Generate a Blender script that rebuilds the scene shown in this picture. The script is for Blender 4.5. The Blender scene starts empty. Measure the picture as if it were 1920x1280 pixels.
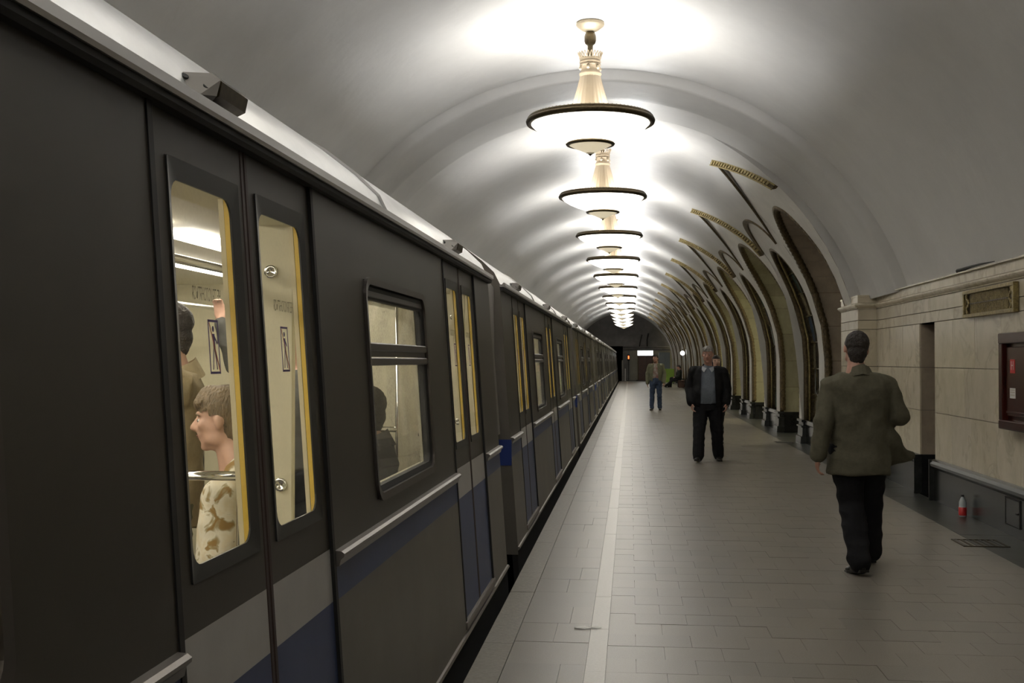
import bpy, bmesh, math, random
from mathutils import Vector, Matrix, noise
random.seed(7)
S = bpy.context.scene
COL = S.collection
PI = math.pi
# ------------------------------------------------------------------ camera, world, exposure
cam = bpy.data.cameras.new('camera'); cam.sensor_width = 36; cam.lens = 2100/1920*36; cam.clip_end = 300
co = bpy.data.objects.new('camera', cam); COL.objects.link(co); S.camera = co
yaw = math.atan(221/2100); pitch = math.atan(36/math.hypot(2100, 221))
co.location = (0, 0, 1.57); co.rotation_euler = (PI/2+pitch, 0, yaw)
w = bpy.data.worlds.new('world'); S.world = w; w.use_nodes = True
w.node_tree.nodes['Background'].inputs[0].default_value = (0.02, 0.02, 0.022, 1)
w.node_tree.nodes['Background'].inputs[1].default_value = 0.3
S.view_settings.view_transform = 'Standard'; S.view_settings.look = 'None'
S.view_settings.exposure = 0.0; S.view_settings.gamma = 1.0
S.view_settings.use_curve_mapping = False
LAMP_POWER = 132.0      # bulbs inside each chandelier bowl
BOWL_GLOW = 5.0
TUBE_GLOW = 13.0         # light strips in the cars
LAMP_Y = [12.35+5.7*i for i in range(-2, 13)]
LAMP_X = -0.43

# ------------------------------------------------------------------ materials
MATS = {}
def mat(name, col, rough=0.6, metal=0.0, var=0.0, scale=4.0, bump=0.0, bscale=60.0, col2=None, stretch=(1,1,1), emit=None, estr=0, spec=0.5, coat=0.0):
    if name in MATS: return MATS[name]
    m = bpy.data.materials.new(name); m.use_nodes = True; nt = m.node_tree; n = nt.nodes; l = nt.links
    b = n['Principled BSDF']; b.inputs['Base Color'].default_value = (*col, 1)
    b.inputs['Roughness'].default_value = rough; b.inputs['Metallic'].default_value = metal
    b.inputs['Specular IOR Level'].default_value = spec; b.inputs['Coat Weight'].default_value = coat
    b.inputs['Coat Roughness'].default_value = 0.15
    if var > 0 or bump > 0:
        tc = n.new('ShaderNodeNewGeometry'); mp = n.new('ShaderNodeMapping'); mp.inputs['Scale'].default_value = stretch
        l.new(tc.outputs['Position'], mp.inputs['Vector'])
    if var > 0:
        nz = n.new('ShaderNodeTexNoise'); nz.inputs['Scale'].default_value = scale; nz.inputs['Detail'].default_value = 6; nz.inputs['Roughness'].default_value = 0.65
        l.new(mp.outputs['Vector'], nz.inputs['Vector'])
        r = n.new('ShaderNodeValToRGB'); c2 = col2 or tuple(c*(1-var) for c in col)
        r.color_ramp.elements[0].position = 0.35; r.color_ramp.elements[0].color = (*c2, 1)
        r.color_ramp.elements[1].position = 0.65; r.color_ramp.elements[1].color = (*col, 1)
        l.new(nz.outputs['Fac'], r.inputs['Fac']); l.new(r.outputs['Color'], b.inputs['Base Color'])
    if bump > 0:
        nb = n.new('ShaderNodeTexNoise'); nb.inputs['Scale'].default_value = bscale; nb.inputs['Detail'].default_value = 3
        l.new(mp.outputs['Vector'], nb.inputs['Vector'])
        bp = n.new('ShaderNodeBump'); bp.inputs['Strength'].default_value = bump; bp.inputs['Distance'].default_value = 0.02
        l.new(nb.outputs['Fac'], bp.inputs['Height']); l.new(bp.outputs['Normal'], b.inputs['Normal'])
    if emit: 
        b.inputs['Emission Color'].default_value = (*emit, 1); b.inputs['Emission Strength'].default_value = estr
    MATS[name] = m; return m
def glass_mat(name, tint=(1,1,1), refl=0.09, dirt=0.0, dcol=(0.5,0.5,0.45), rough=0.03):
    m = bpy.data.materials.new(name); m.use_nodes = True; nt = m.node_tree; n = nt.nodes; l = nt.links
    for x in list(n): 
        if x.type == 'BSDF_PRINCIPLED': n.remove(x)
    out = n['Material Output']; tr = n.new('ShaderNodeBsdfTransparent'); tr.inputs[0].default_value = (*tint, 1)
    gl = n.new('ShaderNodeBsdfGlossy'); gl.inputs['Roughness'].default_value = rough
    df = n.new('ShaderNodeBsdfDiffuse'); df.inputs[0].default_value = (*dcol, 1)
    fr = n.new('ShaderNodeFresnel'); fr.inputs[0].default_value = 1.45
    mf = n.new('ShaderNodeMath'); mf.operation = 'MULTIPLY'; mf.inputs[1].default_value = refl/0.045*0.7; mf.use_clamp = True
    l.new(fr.outputs[0], mf.inputs[0])
    m1 = n.new('ShaderNodeMixShader'); l.new(mf.outputs[0], m1.inputs[0]); l.new(tr.outputs[0], m1.inputs[1]); l.new(gl.outputs[0], m1.inputs[2])
    m2 = n.new('ShaderNodeMixShader'); l.new(m1.outputs[0], m2.inputs[1]); l.new(df.outputs[0], m2.inputs[2])
    if dirt > 0:
        tc = n.new('ShaderNodeNewGeometry'); nz = n.new('ShaderNodeTexNoise'); nz.inputs['Scale'].default_value = 90; nz.inputs['Detail'].default_value = 4
        nz2 = n.new('ShaderNodeTexNoise'); nz2.inputs['Scale'].default_value = 5
        l.new(tc.outputs['Position'], nz.inputs['Vector']); l.new(tc.outputs['Position'], nz2.inputs['Vector'])
        mm = n.new('ShaderNodeMath'); mm.operation = 'MULTIPLY'; l.new(nz.outputs['Fac'], mm.inputs[0]); l.new(nz2.outputs['Fac'], mm.inputs[1])
        m3 = n.new('ShaderNodeMath'); m3.operation = 'MULTIPLY'; m3.inputs[1].default_value = dirt*4; l.new(mm.outputs[0], m3.inputs[0]); l.new(m3.outputs[0], m2.inputs[0])
    else: m2.inputs[0].default_value = 0.0
    l.new(m2.outputs[0], out.inputs['Surface']); MATS[name] = m; return m

M_plaster = mat('vault_plaster', (0.67,0.66,0.64), 0.42, var=0.10, scale=0.9, bump=0.25, bscale=7, spec=0.35)
M_plaster2 = mat('arcade_plaster', (0.62,0.60,0.55), 0.45, var=0.12, scale=2, bump=0.15, bscale=9)
M_floor = [mat('granite_%d'%i, c, 0.30, spec=0.6, var=0.22, scale=130, bump=0.06, bscale=160) for i, c in enumerate([(0.235,0.216,0.184),(0.248,0.226,0.192),(0.225,0.208,0.178),(0.240,0.219,0.184)])]
M_joint = mat('floor_joint', (0.15,0.137,0.118), 0.7)
M_edge = mat('edge_granite', (0.22,0.20,0.165), 0.42, var=0.3, scale=40, bump=0.1)
M_stripe = mat('stripe_granite', (0.46,0.44,0.40), 0.30, var=0.15, scale=60)
M_border = mat('dark_border_stone', (0.055,0.057,0.05), 0.33, var=0.4, scale=6)
M_marble = [mat('marble_%d'%i, c, 0.22, var=0.2, scale=4.5, stretch=(1,1,0.8), col2=c2) for i, (c, c2) in enumerate([((0.66,0.60,0.46),(0.57,0.51,0.38)),((0.63,0.57,0.45),(0.56,0.50,0.39)),((0.68,0.61,0.48),(0.58,0.52,0.40)),((0.62,0.555,0.43),(0.53,0.47,0.35))])]
def veined(m, dark, sc=5.0):
    nt = m.node_tree; n = nt.nodes; l = nt.links; bs = n['Principled BSDF']; src = bs.inputs['Base Color'].links[0].from_socket
    g = n.new('ShaderNodeNewGeometry'); mp = n.new('ShaderNodeMapping'); mp.inputs['Scale'].default_value = (1, 0.9, 0.75); l.new(g.outputs['Position'], mp.inputs['Vector'])
    z = n.new('ShaderNodeTexNoise'); z.inputs['Scale'].default_value = sc; z.inputs['Detail'].default_value = 7; z.inputs['Distortion'].default_value = 1.8; l.new(mp.outputs['Vector'], z.inputs['Vector'])
    r = n.new('ShaderNodeValToRGB'); e = r.color_ramp.elements; e[0].position = 0.40; e[0].color = (1,1,1,1); e[1].position = 0.47; e[1].color = (0,0,0,1); q = e.new(0.355); q.color = (0,0,0,1)
    l.new(z.outputs['Fac'], r.inputs['Fac']); mx = n.new('ShaderNodeMixRGB'); mx.inputs['Color2'].default_value = (*dark, 1)
    s = n.new('ShaderNodeMath'); s.operation = 'MULTIPLY'; s.inputs[1].default_value = 0.38; l.new(r.outputs['Color'], s.inputs[0]); l.new(s.outputs[0], mx.inputs['Fac']); l.new(src, mx.inputs['Color1']); l.new(mx.outputs['Color'], bs.inputs['Base Color'])
for i_, m_ in enumerate(M_marble): veined(m_, (0.34,0.29,0.21), 1.7+0.4*i_)
M_marbled = mat('niche_marble', (0.47,0.385,0.29), 0.35, var=0.25, scale=4)
M_ymarble = [mat('passage_marble_%d'%i, c, 0.25, var=0.25, scale=3, stretch=(1,1,0.6)) for i, c in enumerate([(0.42,0.39,0.245),(0.38,0.35,0.235),(0.44,0.41,0.27)])]
M_black = mat('black_marble', (0.022,0.022,0.022), 0.18, var=0.4, scale=8)
M_plinth = mat('plinth_stone', (0.042,0.044,0.041), 0.25, var=0.45, scale=5)
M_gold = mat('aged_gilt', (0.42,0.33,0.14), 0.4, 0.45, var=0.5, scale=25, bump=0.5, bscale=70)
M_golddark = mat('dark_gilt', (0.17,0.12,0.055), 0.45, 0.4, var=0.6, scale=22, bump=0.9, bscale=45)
M_bronze = mat('bronze', (0.10,0.075,0.04), 0.4, 0.9, var=0.4, scale=40)
M_lampcream = mat('lamp_cream', (0.32,0.255,0.175), 0.45, 0.2, emit=(1,0.82,0.55), estr=0.0)
M_lampbrass = mat('lamp_brass', (0.36,0.305,0.22), 0.5, 0.4)
def bowl_mat():
    m = mat('frosted_bowl', (0.9,0.88,0.8), 0.5, emit=(1.0,0.95,0.84), estr=BOWL_GLOW); return m
M_bowl = bowl_mat()
M_cup = mat('small_cup_glass', (0.85,0.78,0.6), 0.45, emit=(1.0,0.86,0.6), estr=0.55)
# train
M_body = mat('car_paint_dark', (0.054,0.045,0.035), 0.36, 0.1, var=0.15, scale=2.5, bump=0.02, bscale=3)
M_low = mat('car_paint_grey', (0.165,0.148,0.125), 0.42, 0.1, var=0.2, scale=2.0)
M_blue = mat('car_paint_blue', (0.060,0.080,0.175), 0.42, 0.1, var=0.15, scale=3)
M_grey = mat('car_paint_light_grey', (0.46,0.44,0.41), 0.45, 0.0, var=0.1, scale=5)
M_roof = mat('car_roof_silver', (0.62,0.62,0.62), 0.31, 0.9, var=0.2, scale=2.2)
M_alu = mat('aluminium_trim', (0.55,0.54,0.53), 0.28, 0.9)
M_rail = mat('belt_rail_metal', (0.27,0.245,0.225), 0.34, 0.7)
M_rub = mat('rubber', (0.016,0.015,0.014), 0.6)
M_seal = mat('centre_seal', (0.05,0.03,0.025), 0.5)
M_dframe = mat('door_glass_frame', (0.030,0.030,0.028), 0.35)
M_under = mat('underframe', (0.012,0.011,0.010), 0.8)
M_glass = glass_mat('door_glass', refl=0.05, dirt=0.05)
M_wglass = glass_mat('window_glass', refl=0.06, dirt=0.22)
M_cream = mat('cabin_cream', (0.68,0.64,0.48), 0.5, var=0.06, scale=3)
M_cabceil = mat('cabin_ceiling', (0.66,0.63,0.52), 0.5)
M_yellow = mat('yellow_edge', (0.80,0.55,0.09), 0.5)
M_chrome = mat('chrome', (0.75,0.75,0.73), 0.12, 1.0)
M_tube = mat('light_strip', (1,1,1), 0.5, emit=(1.0,0.93,0.78), estr=TUBE_GLOW)
M_seat = mat('seat_vinyl', (0.12,0.075,0.05), 0.5)
M_cabfloor = mat('cabin_floor', (0.12,0.11,0.10), 0.6)
M_dark = mat('dark_glass', (0.02,0.022,0.024), 0.08)
M_purple = mat('sticker_purple', (0.17,0.12,0.25), 0.6)
M_red = mat('sticker_red', (0.50,0.17,0.13), 0.6)
M_etch = mat('sticker_pale', (0.42,0.38,0.27), 0.6)
M_signblue = mat('gap_guard_blue', (0.02,0.045,0.22), 0.5)
M_white = mat('white_paint', (0.62,0.60,0.57), 0.5)
M_wood = mat('cabinet_mahogany', (0.060,0.011,0.007), 0.25, var=0.4, scale=6, stretch=(4,4,0.5), coat=0.4)
M_signred = mat('sign_red', (0.50,0.02,0.02), 0.4)
M_doorbrown = mat('door_brown', (0.085,0.035,0.022), 0.4, var=0.3, scale=5)
M_concrete = mat('end_wall_paint', (0.22,0.205,0.20), 0.7, var=0.3, scale=1.5)

# ------------------------------------------------------------------ helpers
def link(name, me, m, parent=None, loc=None, smooth=False):
    o = bpy.data.objects.new(name, me); COL.objects.link(o)
    if m:
        if isinstance(m, (list, tuple)):
            for x in m: me.materials.append(x)
        else: me.materials.append(m)
    if parent: o.parent = parent
    if loc: o.location = loc
    if smooth:
        for p in me.polygons: p.use_smooth = True
    return o
def obj(name, bm, m, parent=None, loc=None, smooth=False, faceout=False):
    bmesh.ops.recalc_face_normals(bm, faces=bm.faces)
    if faceout:
        for f in bm.faces:
            f.normal_update()
            if f.normal.x < 0: f.normal_flip()
    me = bpy.data.meshes.new(name); bm.to_mesh(me); bm.free()
    return link(name, me, m, parent, loc, smooth)
def empty(name, loc=(0,0,0), rz=0):
    o = bpy.data.objects.new(name, None); COL.objects.link(o); o.location = loc; o.rotation_euler = (0,0,rz); o.empty_display_size = 0.1; return o
def tag(o, label, cat, group=None, kind=None):
    o['label'] = label; o['category'] = cat
    if group: o['group'] = group
    if kind: o['kind'] = kind
    return o
def struct(o): o['kind'] = 'structure'; return o
def copy_tree(o, parent=None):
    c = o.copy(); COL.objects.link(c)
    if parent: c.parent = parent
    for ch in o.children: copy_tree(ch, c)
    return c
def NB(): return bmesh.new()
def box(bm, x0, x1, y0, y1, z0, z1, f=None, mi=0, bev=0):
    P = [(x0,y0,z0),(x1,y0,z0),(x1,y1,z0),(x0,y1,z0),(x0,y0,z1),(x1,y0,z1),(x1,y1,z1),(x0,y1,z1)]
    if f: P = [f(*p) for p in P]
    v = [bm.verts.new(p) for p in P]
    fs = []
    for a in ((0,3,2,1),(4,5,6,7),(0,1,5,4),(1,2,6,5),(2,3,7,6),(3,0,4,7)):
        q = bm.faces.new([v[i] for i in a]); q.material_index = mi; fs.append(q)
    if bev:
        es = list({e for q in fs for e in q.edges})
        bmesh.ops.bevel(bm, geom=es, offset=bev, segments=1, affect='EDGES')
    return v
def lathe(bm, prof, n=32, c=(0,0,0), mi=0, flute=0, nfl=0):
    rings = []
    for (r, z) in prof:
        R = []
        for i in range(n):
            a = 2*PI*i/n; rr = r
            if flute and nfl: rr = r*(1+flute*math.cos(a*nfl))
            R.append(bm.verts.new((c[0]+rr*math.cos(a), c[1]+rr*math.sin(a), c[2]+z)))
        rings.append(R)
    for A, B in zip(rings, rings[1:]):
        for i in range(n):
            q = bm.faces.new((A[i], A[(i+1)%n], B[(i+1)%n], B[i])); q.material_index = mi
    return rings
def cap_ring(bm, R):
    try: bm.faces.new(R)
    except ValueError: pass
def tube(bm, pts, r, n=8, closed=False, prof=None, up=Vector((0,0,1)), caps=True):
    pts = [Vector(p) for p in pts]; rings = []; N = len(pts)
    for i, p in enumerate(pts):
        if closed: t = pts[(i+1)%N]-pts[i-1]
        else: t = pts[min(i+1,N-1)]-pts[max(i-1,0)]
        t.normalize(); u = up if abs(t.dot(up)) < 0.95 else Vector((0,1,0)) if abs(t.y) < 0.9 else Vector((1,0,0))
        a = t.cross(u).normalized(); b = a.cross(t).normalized()
        rr = r[i] if isinstance(r, (list, tuple)) else r
        rings.append([bm.verts.new(p+a*(rr*math.cos(2*PI*k/n))+b*(rr*math.sin(2*PI*k/n))) for k in range(n)])
    for i in range(N if closed else N-1):
        A, B = rings[i], rings[(i+1)%N]
        for k in range(n): bm.faces.new((A[k], A[(k+1)%n], B[(k+1)%n], B[k]))
    if not closed and caps: cap_ring(bm, rings[0][::-1]); cap_ring(bm, rings[-1])
def quad(bm, a, b, c, d, mi=0):
    q = bm.faces.new([bm.verts.new(p) for p in (a,b,c,d)]); q.material_index = mi; return q
def text_mesh(s, size, name='lettering', extr=0.001):
    c = bpy.data.curves.new(name, 'FONT'); c.body = s; c.size = size; c.align_x = 'CENTER'; c.align_y = 'CENTER'; c.extrude = extr; c.resolution_u = 2
    o = bpy.data.objects.new(name, c); COL.objects.link(o)
    bpy.context.view_layer.update()
    me = bpy.data.meshes.new_from_object(o.evaluated_get(bpy.context.evaluated_depsgraph_get()))
    bpy.data.objects.remove(o); bpy.data.curves.remove(c); return me

# ------------------------------------------------------------------ floor
fl = empty('floor'); struct(fl)
bm = NB(); box(bm, -0.80, 3.45, -6, 16.0, -0.5, -0.012); box(bm, -0.80, 5.0, 16.0, 87.0, -0.5, -0.012)
obj('floor_slab', bm, M_joint, fl)
mesh_cache = {}
def tile_mesh(w_, d_, m, h=0.02, g=0.0009, bev=0.0012):
    k = (round(w_,4), round(d_,4), m.name, h)
    if k not in mesh_cache:
        bm = NB(); box(bm, g, w_-g, g, d_-g, -h, 0); 
        bmesh.ops.recalc_face_normals(bm, faces=bm.faces)
        me = bpy.data.meshes.new('floor_tile'); bm.to_mesh(me); bm.free(); me.materials.append(m); mesh_cache[k] = me
    return mesh_cache[k]
def add_tile(name, x, y, w_, d_, m, z=0.0):
    o = bpy.data.objects.new(name, tile_mesh(w_, d_, m)); COL.objects.link(o); o.parent = fl
    o.location = (x, y, z+random.uniform(-0.0008, 0.0008)); return o
rest = [NB() for _ in range(4)]
def far_tile(i, x, y, w_, d_, m=None, g=0.0009, z=0.0): box(rest[i] if m is None else m, x+g, x+w_-g, y+g, y+d_-g, -0.02, z+random.uniform(-0.0008,0.0008))
X0, X1 = -0.125, 2.955
nx = 10; tw = (X1-X0)/nx; td = 0.265
cnt = 0; y = 4.9; row = 0
while y < 62:
    off = (row % 2)*tw*0.5
    xs = [X0]+[X0+off+tw*i for i in range(0 if off else 1, nx+1) if X0+off+tw*i < X1-0.02]+[X1]
    for a, b in zip(xs, xs[1:]):
        k = random.randrange(4)
        if cnt < 290: add_tile('floor_tile', a, y, b-a, td, M_floor[k]); cnt += 1
        else: far_tile(k, a, y, b-a, td)
    y += td; row += 1
yend = y
for i in range(4):
    o = obj('floor_tile_field', rest[i], M_floor[i], fl); o['kind'] = 'stuff'
bm = NB(); box(bm, X0+0.003, X1-0.003, yend+0.003, 86.95, -0.02, 0); box(bm, X0+0.003, X1-0.003, -6, 4.897, -0.02, 0); obj('far_paving', bm, M_floor[0], fl)
# strip between edge slabs and stripe
y = 4.92; k = 0; rs = NB()
while y < 86.5:
    d = 0.45
    if y < 30: 
        seg = [(-0.645, -0.43), (-0.43, -0.23)] if k % 3 == 0 else [(-0.645, -0.36), (-0.36, -0.23)] if k % 3 == 1 else [(-0.645, -0.23)]
        for a, b in seg: add_tile('floor_tile', a, y, b-a, d, M_floor[random.randrange(4)])
    else: far_tile(0, -0.645, y, 0.415, d, rs)
    y += d; k += 1
o = obj('floor_tile_field', rs, M_floor[1], fl); o['kind'] = 'stuff'
y = 4.8; rs = NB(); rb = NB()
while y < 86.5:
    if y < 45: add_tile('stripe_slab', -0.23, y, 0.105, 0.9, M_stripe)
    else: far_tile(0, -0.23, y, 0.105, 0.9, rs)
    y += 0.9
o = obj('stripe_slab_field', rs, M_stripe, fl); o['kind'] = 'stuff'
y = 4.82; rs = NB()
while y < 86.3:
    bm = rs
    if y < 45: add_tile('edge_slab', -0.81, y, 0.165, 0.69, M_edge, 0.004)
    else: far_tile(0, -0.81, y, 0.165, 0.69, rs)
    y += 0.69
o = obj('edge_slab_field', rs, M_edge, fl); o['kind'] = 'stuff'
y = 4.8; rs = NB()
while y < 86.3:
    if y < 40: add_tile('border_slab', 2.955, y, 0.445, 0.95, M_border)
    else: far_tile(0, 2.955, y, 0.445, 0.95, rs)
    y += 0.95
o = obj('border_slab_field', rs, M_border, fl); o['kind'] = 'stuff'
bm = NB(); box(bm, 3.40, 5.0, 16, 87, -0.02, -0.002); box(bm, -0.81, -0.645, -6, 4.82, -0.02, 0.004); box(bm, -0.645, X0, -6, 4.8, -0.02, 0); box(bm, 2.955, 3.4, -6, 4.8, -0.02, 0)
obj('passage_paving', bm, M_border, fl)
bm = NB(); box(bm, -0.80, -0.78, -6, 87, -1.3, -0.02); obj('platform_face', bm, M_under, fl)
# track bed and far wall under the train
bm = NB(); box(bm, -4.6, -0.78, -8, 110, -1.35, -1.25); tb = obj('track_bed', bm, M_under); struct(tb)

# ------------------------------------------------------------------ vault surfaces
CX = -0.44
def arc_pt(cx, cz, R, th): return (cx+R*math.cos(th), cz+R*math.sin(th))
def sweep(bm, prof_fn, ys, ths):
    rows = []
    for y in ys:
        rows.append([bm.verts.new((p[0], y, p[1])) for p in (prof_fn(y, t) for t in ths)])
    for A, B in zip(rows, rows[1:]):
        for i in range(len(A)-1): bm.faces.new((A[i], A[i+1], B[i+1], B[i]))
# near vault (in front of the rib), from right ledge over to left wall
TH = [0.305+(PI+0.15-0.305)*i/72 for i in range(73)]
bm = NB(); sweep(bm, lambda y, t: arc_pt(CX, 1.24, 4.07, t), [-6+20.10*i/20 for i in range(21)], TH)
v1 = obj('ceiling', bm, M_plaster, smooth=True); struct(v1)
# rib
prof = [(14.10,4.07),(14.35,4.085),(14.55,4.125),(14.66,4.15),(14.70,4.04),(14.78,4.01),(15.5,3.985),(15.56,3.962),(15.62,3.975),(16.35,3.915),(16.40,3.95),(16.45,4.08)]
bm = NB(); rows = []
for (y, R) in prof: rows.append([bm.verts.new((*[arc_pt(CX, 1.24, R, t)[0]], y, arc_pt(CX, 1.24, R, t)[1])) for t in TH])
for A, B in zip(rows, rows[1:]):
    for i in range(len(A)-1): bm.faces.new((A[i], A[i+1], B[i+1], B[i]))
rib = obj('trim_1', bm, M_plaster, smooth=True); struct(rib)
# vault beyond the rib.  right side profile by u (arc length above the springing), with slight flattening
YB = 16.45; YE = 88.0
def prof_r(u, d=0.0):
    if u < 0: return (CX+3.71+d, 1.56+u)
    th = u/3.6
    r = 3.71-0.10*math.sin(min(2*th, PI/2*2))**2+d
    return (CX+r*math.cos(th), 1.56+r*math.sin(th))
UTOP = 3.6*PI/2
C0, PER = 17.95, 5.7
NPASS = 12
LU = 2.17
def bound(y):
    """height u of the lower edge of the smooth vault at y (lunette curves)"""
    best = LU
    k = round((y-C0)/PER)
    dy = abs(y-(C0+PER*k))
    if dy < 1.9 and 0 <= k < NPASS: return LU+1.68*(1-dy/1.9)**(1/1.5)
    kk = math.floor((y-C0)/PER); dy = abs(y-(C0+PER*(kk+0.5)))
    if dy < 0.95 and 0 <= kk < NPASS: return LU+0.70*math.sqrt(max(0, 1-(dy/0.95)**2))
    return LU
def depth(u, y=0):
    return 0.0 if u <= LU else 0.025*(u-LU)**2+0.015*min(1, (u-LU)/0.3)
def opening(y):
    k = round((y-C0)/PER); c = C0+PER*k; dy = abs(y-c)
    if 0 <= k < NPASS:
        hw = 1.0 if (k == 0 and y < c) else 1.42
        if dy < hw: return 1.15+1.5*math.sqrt(max(0, 1-(dy/hw)**2))
    kk = math.floor((y-C0)/PER); dy = abs(y-(C0+PER*(kk+0.5)))
    if 0 <= kk < NPASS and dy < 0.87: return 0.95+1.22*math.sqrt(max(0, 1-(dy/0.87)**2))
    return None
ys = set([YB, YE])
for k in range(NPASS):
    c = C0+PER*k
    for i in range(-24, 25):
        t = i/24; s = math.sin(t*PI/2)
        ys.add(c+1.42*s); ys.add(c+(1.0 if t < 0 and k == 0 else 1.42)*s); ys.add(c+1.9*t)
        ys.add(c+PER/2+0.87*s); ys.add(c+PER/2+0.95*s)
YS = sorted(round(y, 4) for y in ys if YB <= y <= YE)
YS = [y for i, y in enumerate(YS) if i == 0 or y-YS[i-1] > 0.003]
bm = NB(); NR = 14; rows = []
YV = YS+[88.0]
for y in YV:
    ub = bound(y)
    R = [bm.verts.new((lambda p: (p[0], y, p[1]))(prof_r(ub+(UTOP-ub)*i/NR))) for i in range(NR+1)]
    # left half: circle reaching the same crown
    for i in range(1, 33):
        t = PI/2+(PI/2+0.15)*i/32; x, z = arc_pt(CX, 1.25, 4.02, t)
        R.append(bm.verts.new((x, y, z)))
    rows.append(R)
for A, B in zip(rows, rows[1:]):
    for i in range(len(A)-1): bm.faces.new((A[i], A[i+1], B[i+1], B[i]))
v2 = obj('ceiling', bm, M_plaster, smooth=True); struct(v2)
# arcade wall: piers, spandrels, lunette backs
arc = empty('wall_arcade', (0,0,0)); struct(arc)
bm = NB(); NL = 12; prev = None
eps = 0.0005
def wall_column(y, side):
    yy = y+side*eps*2
    o = opening(yy); u0 = -1.56 if o is None else opening_clamped(yy)
    ub = bound(y)
    us = [u0+(ub-u0)*i/NL for i in range(NL+1)]
    return [(*[prof_r(u, depth(u))[0]], y, prof_r(u, depth(u))[1]) for u in us]
def opening_clamped(y):
    o = opening(y); return o
for a, b in zip(YV, YV[1:]):
    if b-a < 1e-6: continue
    A = wall_column(a, 1); B = wall_column(b, -1)
    va = [bm.verts.new(p) for p in A]; vb = [bm.verts.new(p) for p in B]
    for i in range(NL): bm.faces.new((va[i], va[i+1], vb[i+1], vb[i]))
    # soffit step between the vault edge and the recessed lunette
    pa, pb = prof_r(bound(a)), prof_r(bound(b))
    bm.faces.new((va[-1], bm.verts.new((pa[0], a, pa[1])), bm.verts.new((pb[0], b, pb[1])), vb[-1]))
bmesh.ops.remove_doubles(bm, verts=bm.verts, dist=0.0004)
obj('pier_plaster', bm, M_plaster2, arc, smooth=False)
# closing face between rib and inner vault on the right, at YB
bm = NB(); prevv = None
for i in range(41):
    u = -0.2+(UTOP+0.2)*i/40; x, z = prof_r(u)
    dx, dz = x-CX, z-1.24; L = math.hypot(dx, dz); s = max(4.08/L, 1.0)
    a = bm.verts.new((x, YB, z)); b = bm.verts.new((CX+dx*s, YB, 1.24+dz*s))
    if prevv: bm.faces.new((prevv[0], a, b, prevv[1]))
    prevv = (a, b)
prevv = None
for i in range(33):
    t = PI/2+(PI/2+0.15)*i/32; p = arc_pt(CX, 1.25, 4.02, t); q = arc_pt(CX, 1.24, 4.10, t)
    a = bm.verts.new((p[0], YB, p[1])); b = bm.verts.new((q[0], YB, q[1]))
    if prevv: bm.faces.new((prevv[0], a, b, prevv[1]))
    prevv = (a, b)
t2 = obj('trim_2', bm, M_plaster); struct(t2)

def outline(c, hw, u_sp, hgt, u0, n=20, d=0.0):
    P = [(c-hw, u0)]+[(c-hw, u0+(u_sp-u0)*i/4) for i in range(1, 4)]
    for i in range(n+1):
        a = PI-PI*i/n; P.append((c+hw*math.cos(a), u_sp+hgt*math.sin(a)))
    P += [(c+hw, u0+(u_sp-u0)*i/4) for i in (3,2,1)]+[(c+hw, u0)]
    return P
def to3(P, off=0.0):
    r = []
    for y, u in P:
        x, z = prof_r(u, depth(u)); r.append(Vector((x+off, y, z)))
    return r
def resample(P, step):
    out = [P[0]]; acc = 0.0
    for a, b_ in zip(P, P[1:]):
        L = (b_-a).length; s = step-acc
        while s <= L: out.append(a.lerp(b_, s/L)); s += step
        acc = L-(s-step)
    return out
def clipY(P): return [p for p in P if p.y >= YB+0.02]
ORD = ['first','second','third','fourth','fifth','sixth','seventh','eighth','ninth','tenth','eleventh','twelfth','thirteenth']
mrng = random.Random(3)
glass_cols = [mat('pane_%d'%i, tuple(min(1,v*1.4) for v in c), 0.25, 0.0, var=0.5, scale=14, bump=0.4, bscale=30) for i, c in enumerate([(0.11,0.16,0.13),(0.19,0.22,0.18),(0.07,0.10,0.14),(0.20,0.17,0.10),(0.30,0.31,0.27)])]
def pedestal(bm, y0, y1, xf=3.27, depth_x=0.5):
    # stepped marble plinth in front of a pier: list of (z, projection)
    L = [(0.0,0.07),(0.13,0.06),(0.14,0.035),(0.17,0.03),(0.30,0.025),(0.31,0.05),(0.335,0.05),(0.345,0.01),(0.40,0.01),(0.41,0.045),(0.45,0.045),(0.455,0.0)]
    prev = None
    for z, p in L:
        R = [bm.verts.new(q) for q in ((xf-p, y0-p*0.5, z),(xf-p, y1+p*0.5, z),(xf+depth_x, y1+p*0.5, z),(xf+depth_x, y0-p*0.5, z))]
        if prev:
            for i in range(4): bm.faces.new((prev[i], prev[(i+1)%4], R[(i+1)%4], R[i]))
        prev = R
    bm.faces.new(prev)
DEPTH = 1.35
stuff_l = NB()
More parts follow.
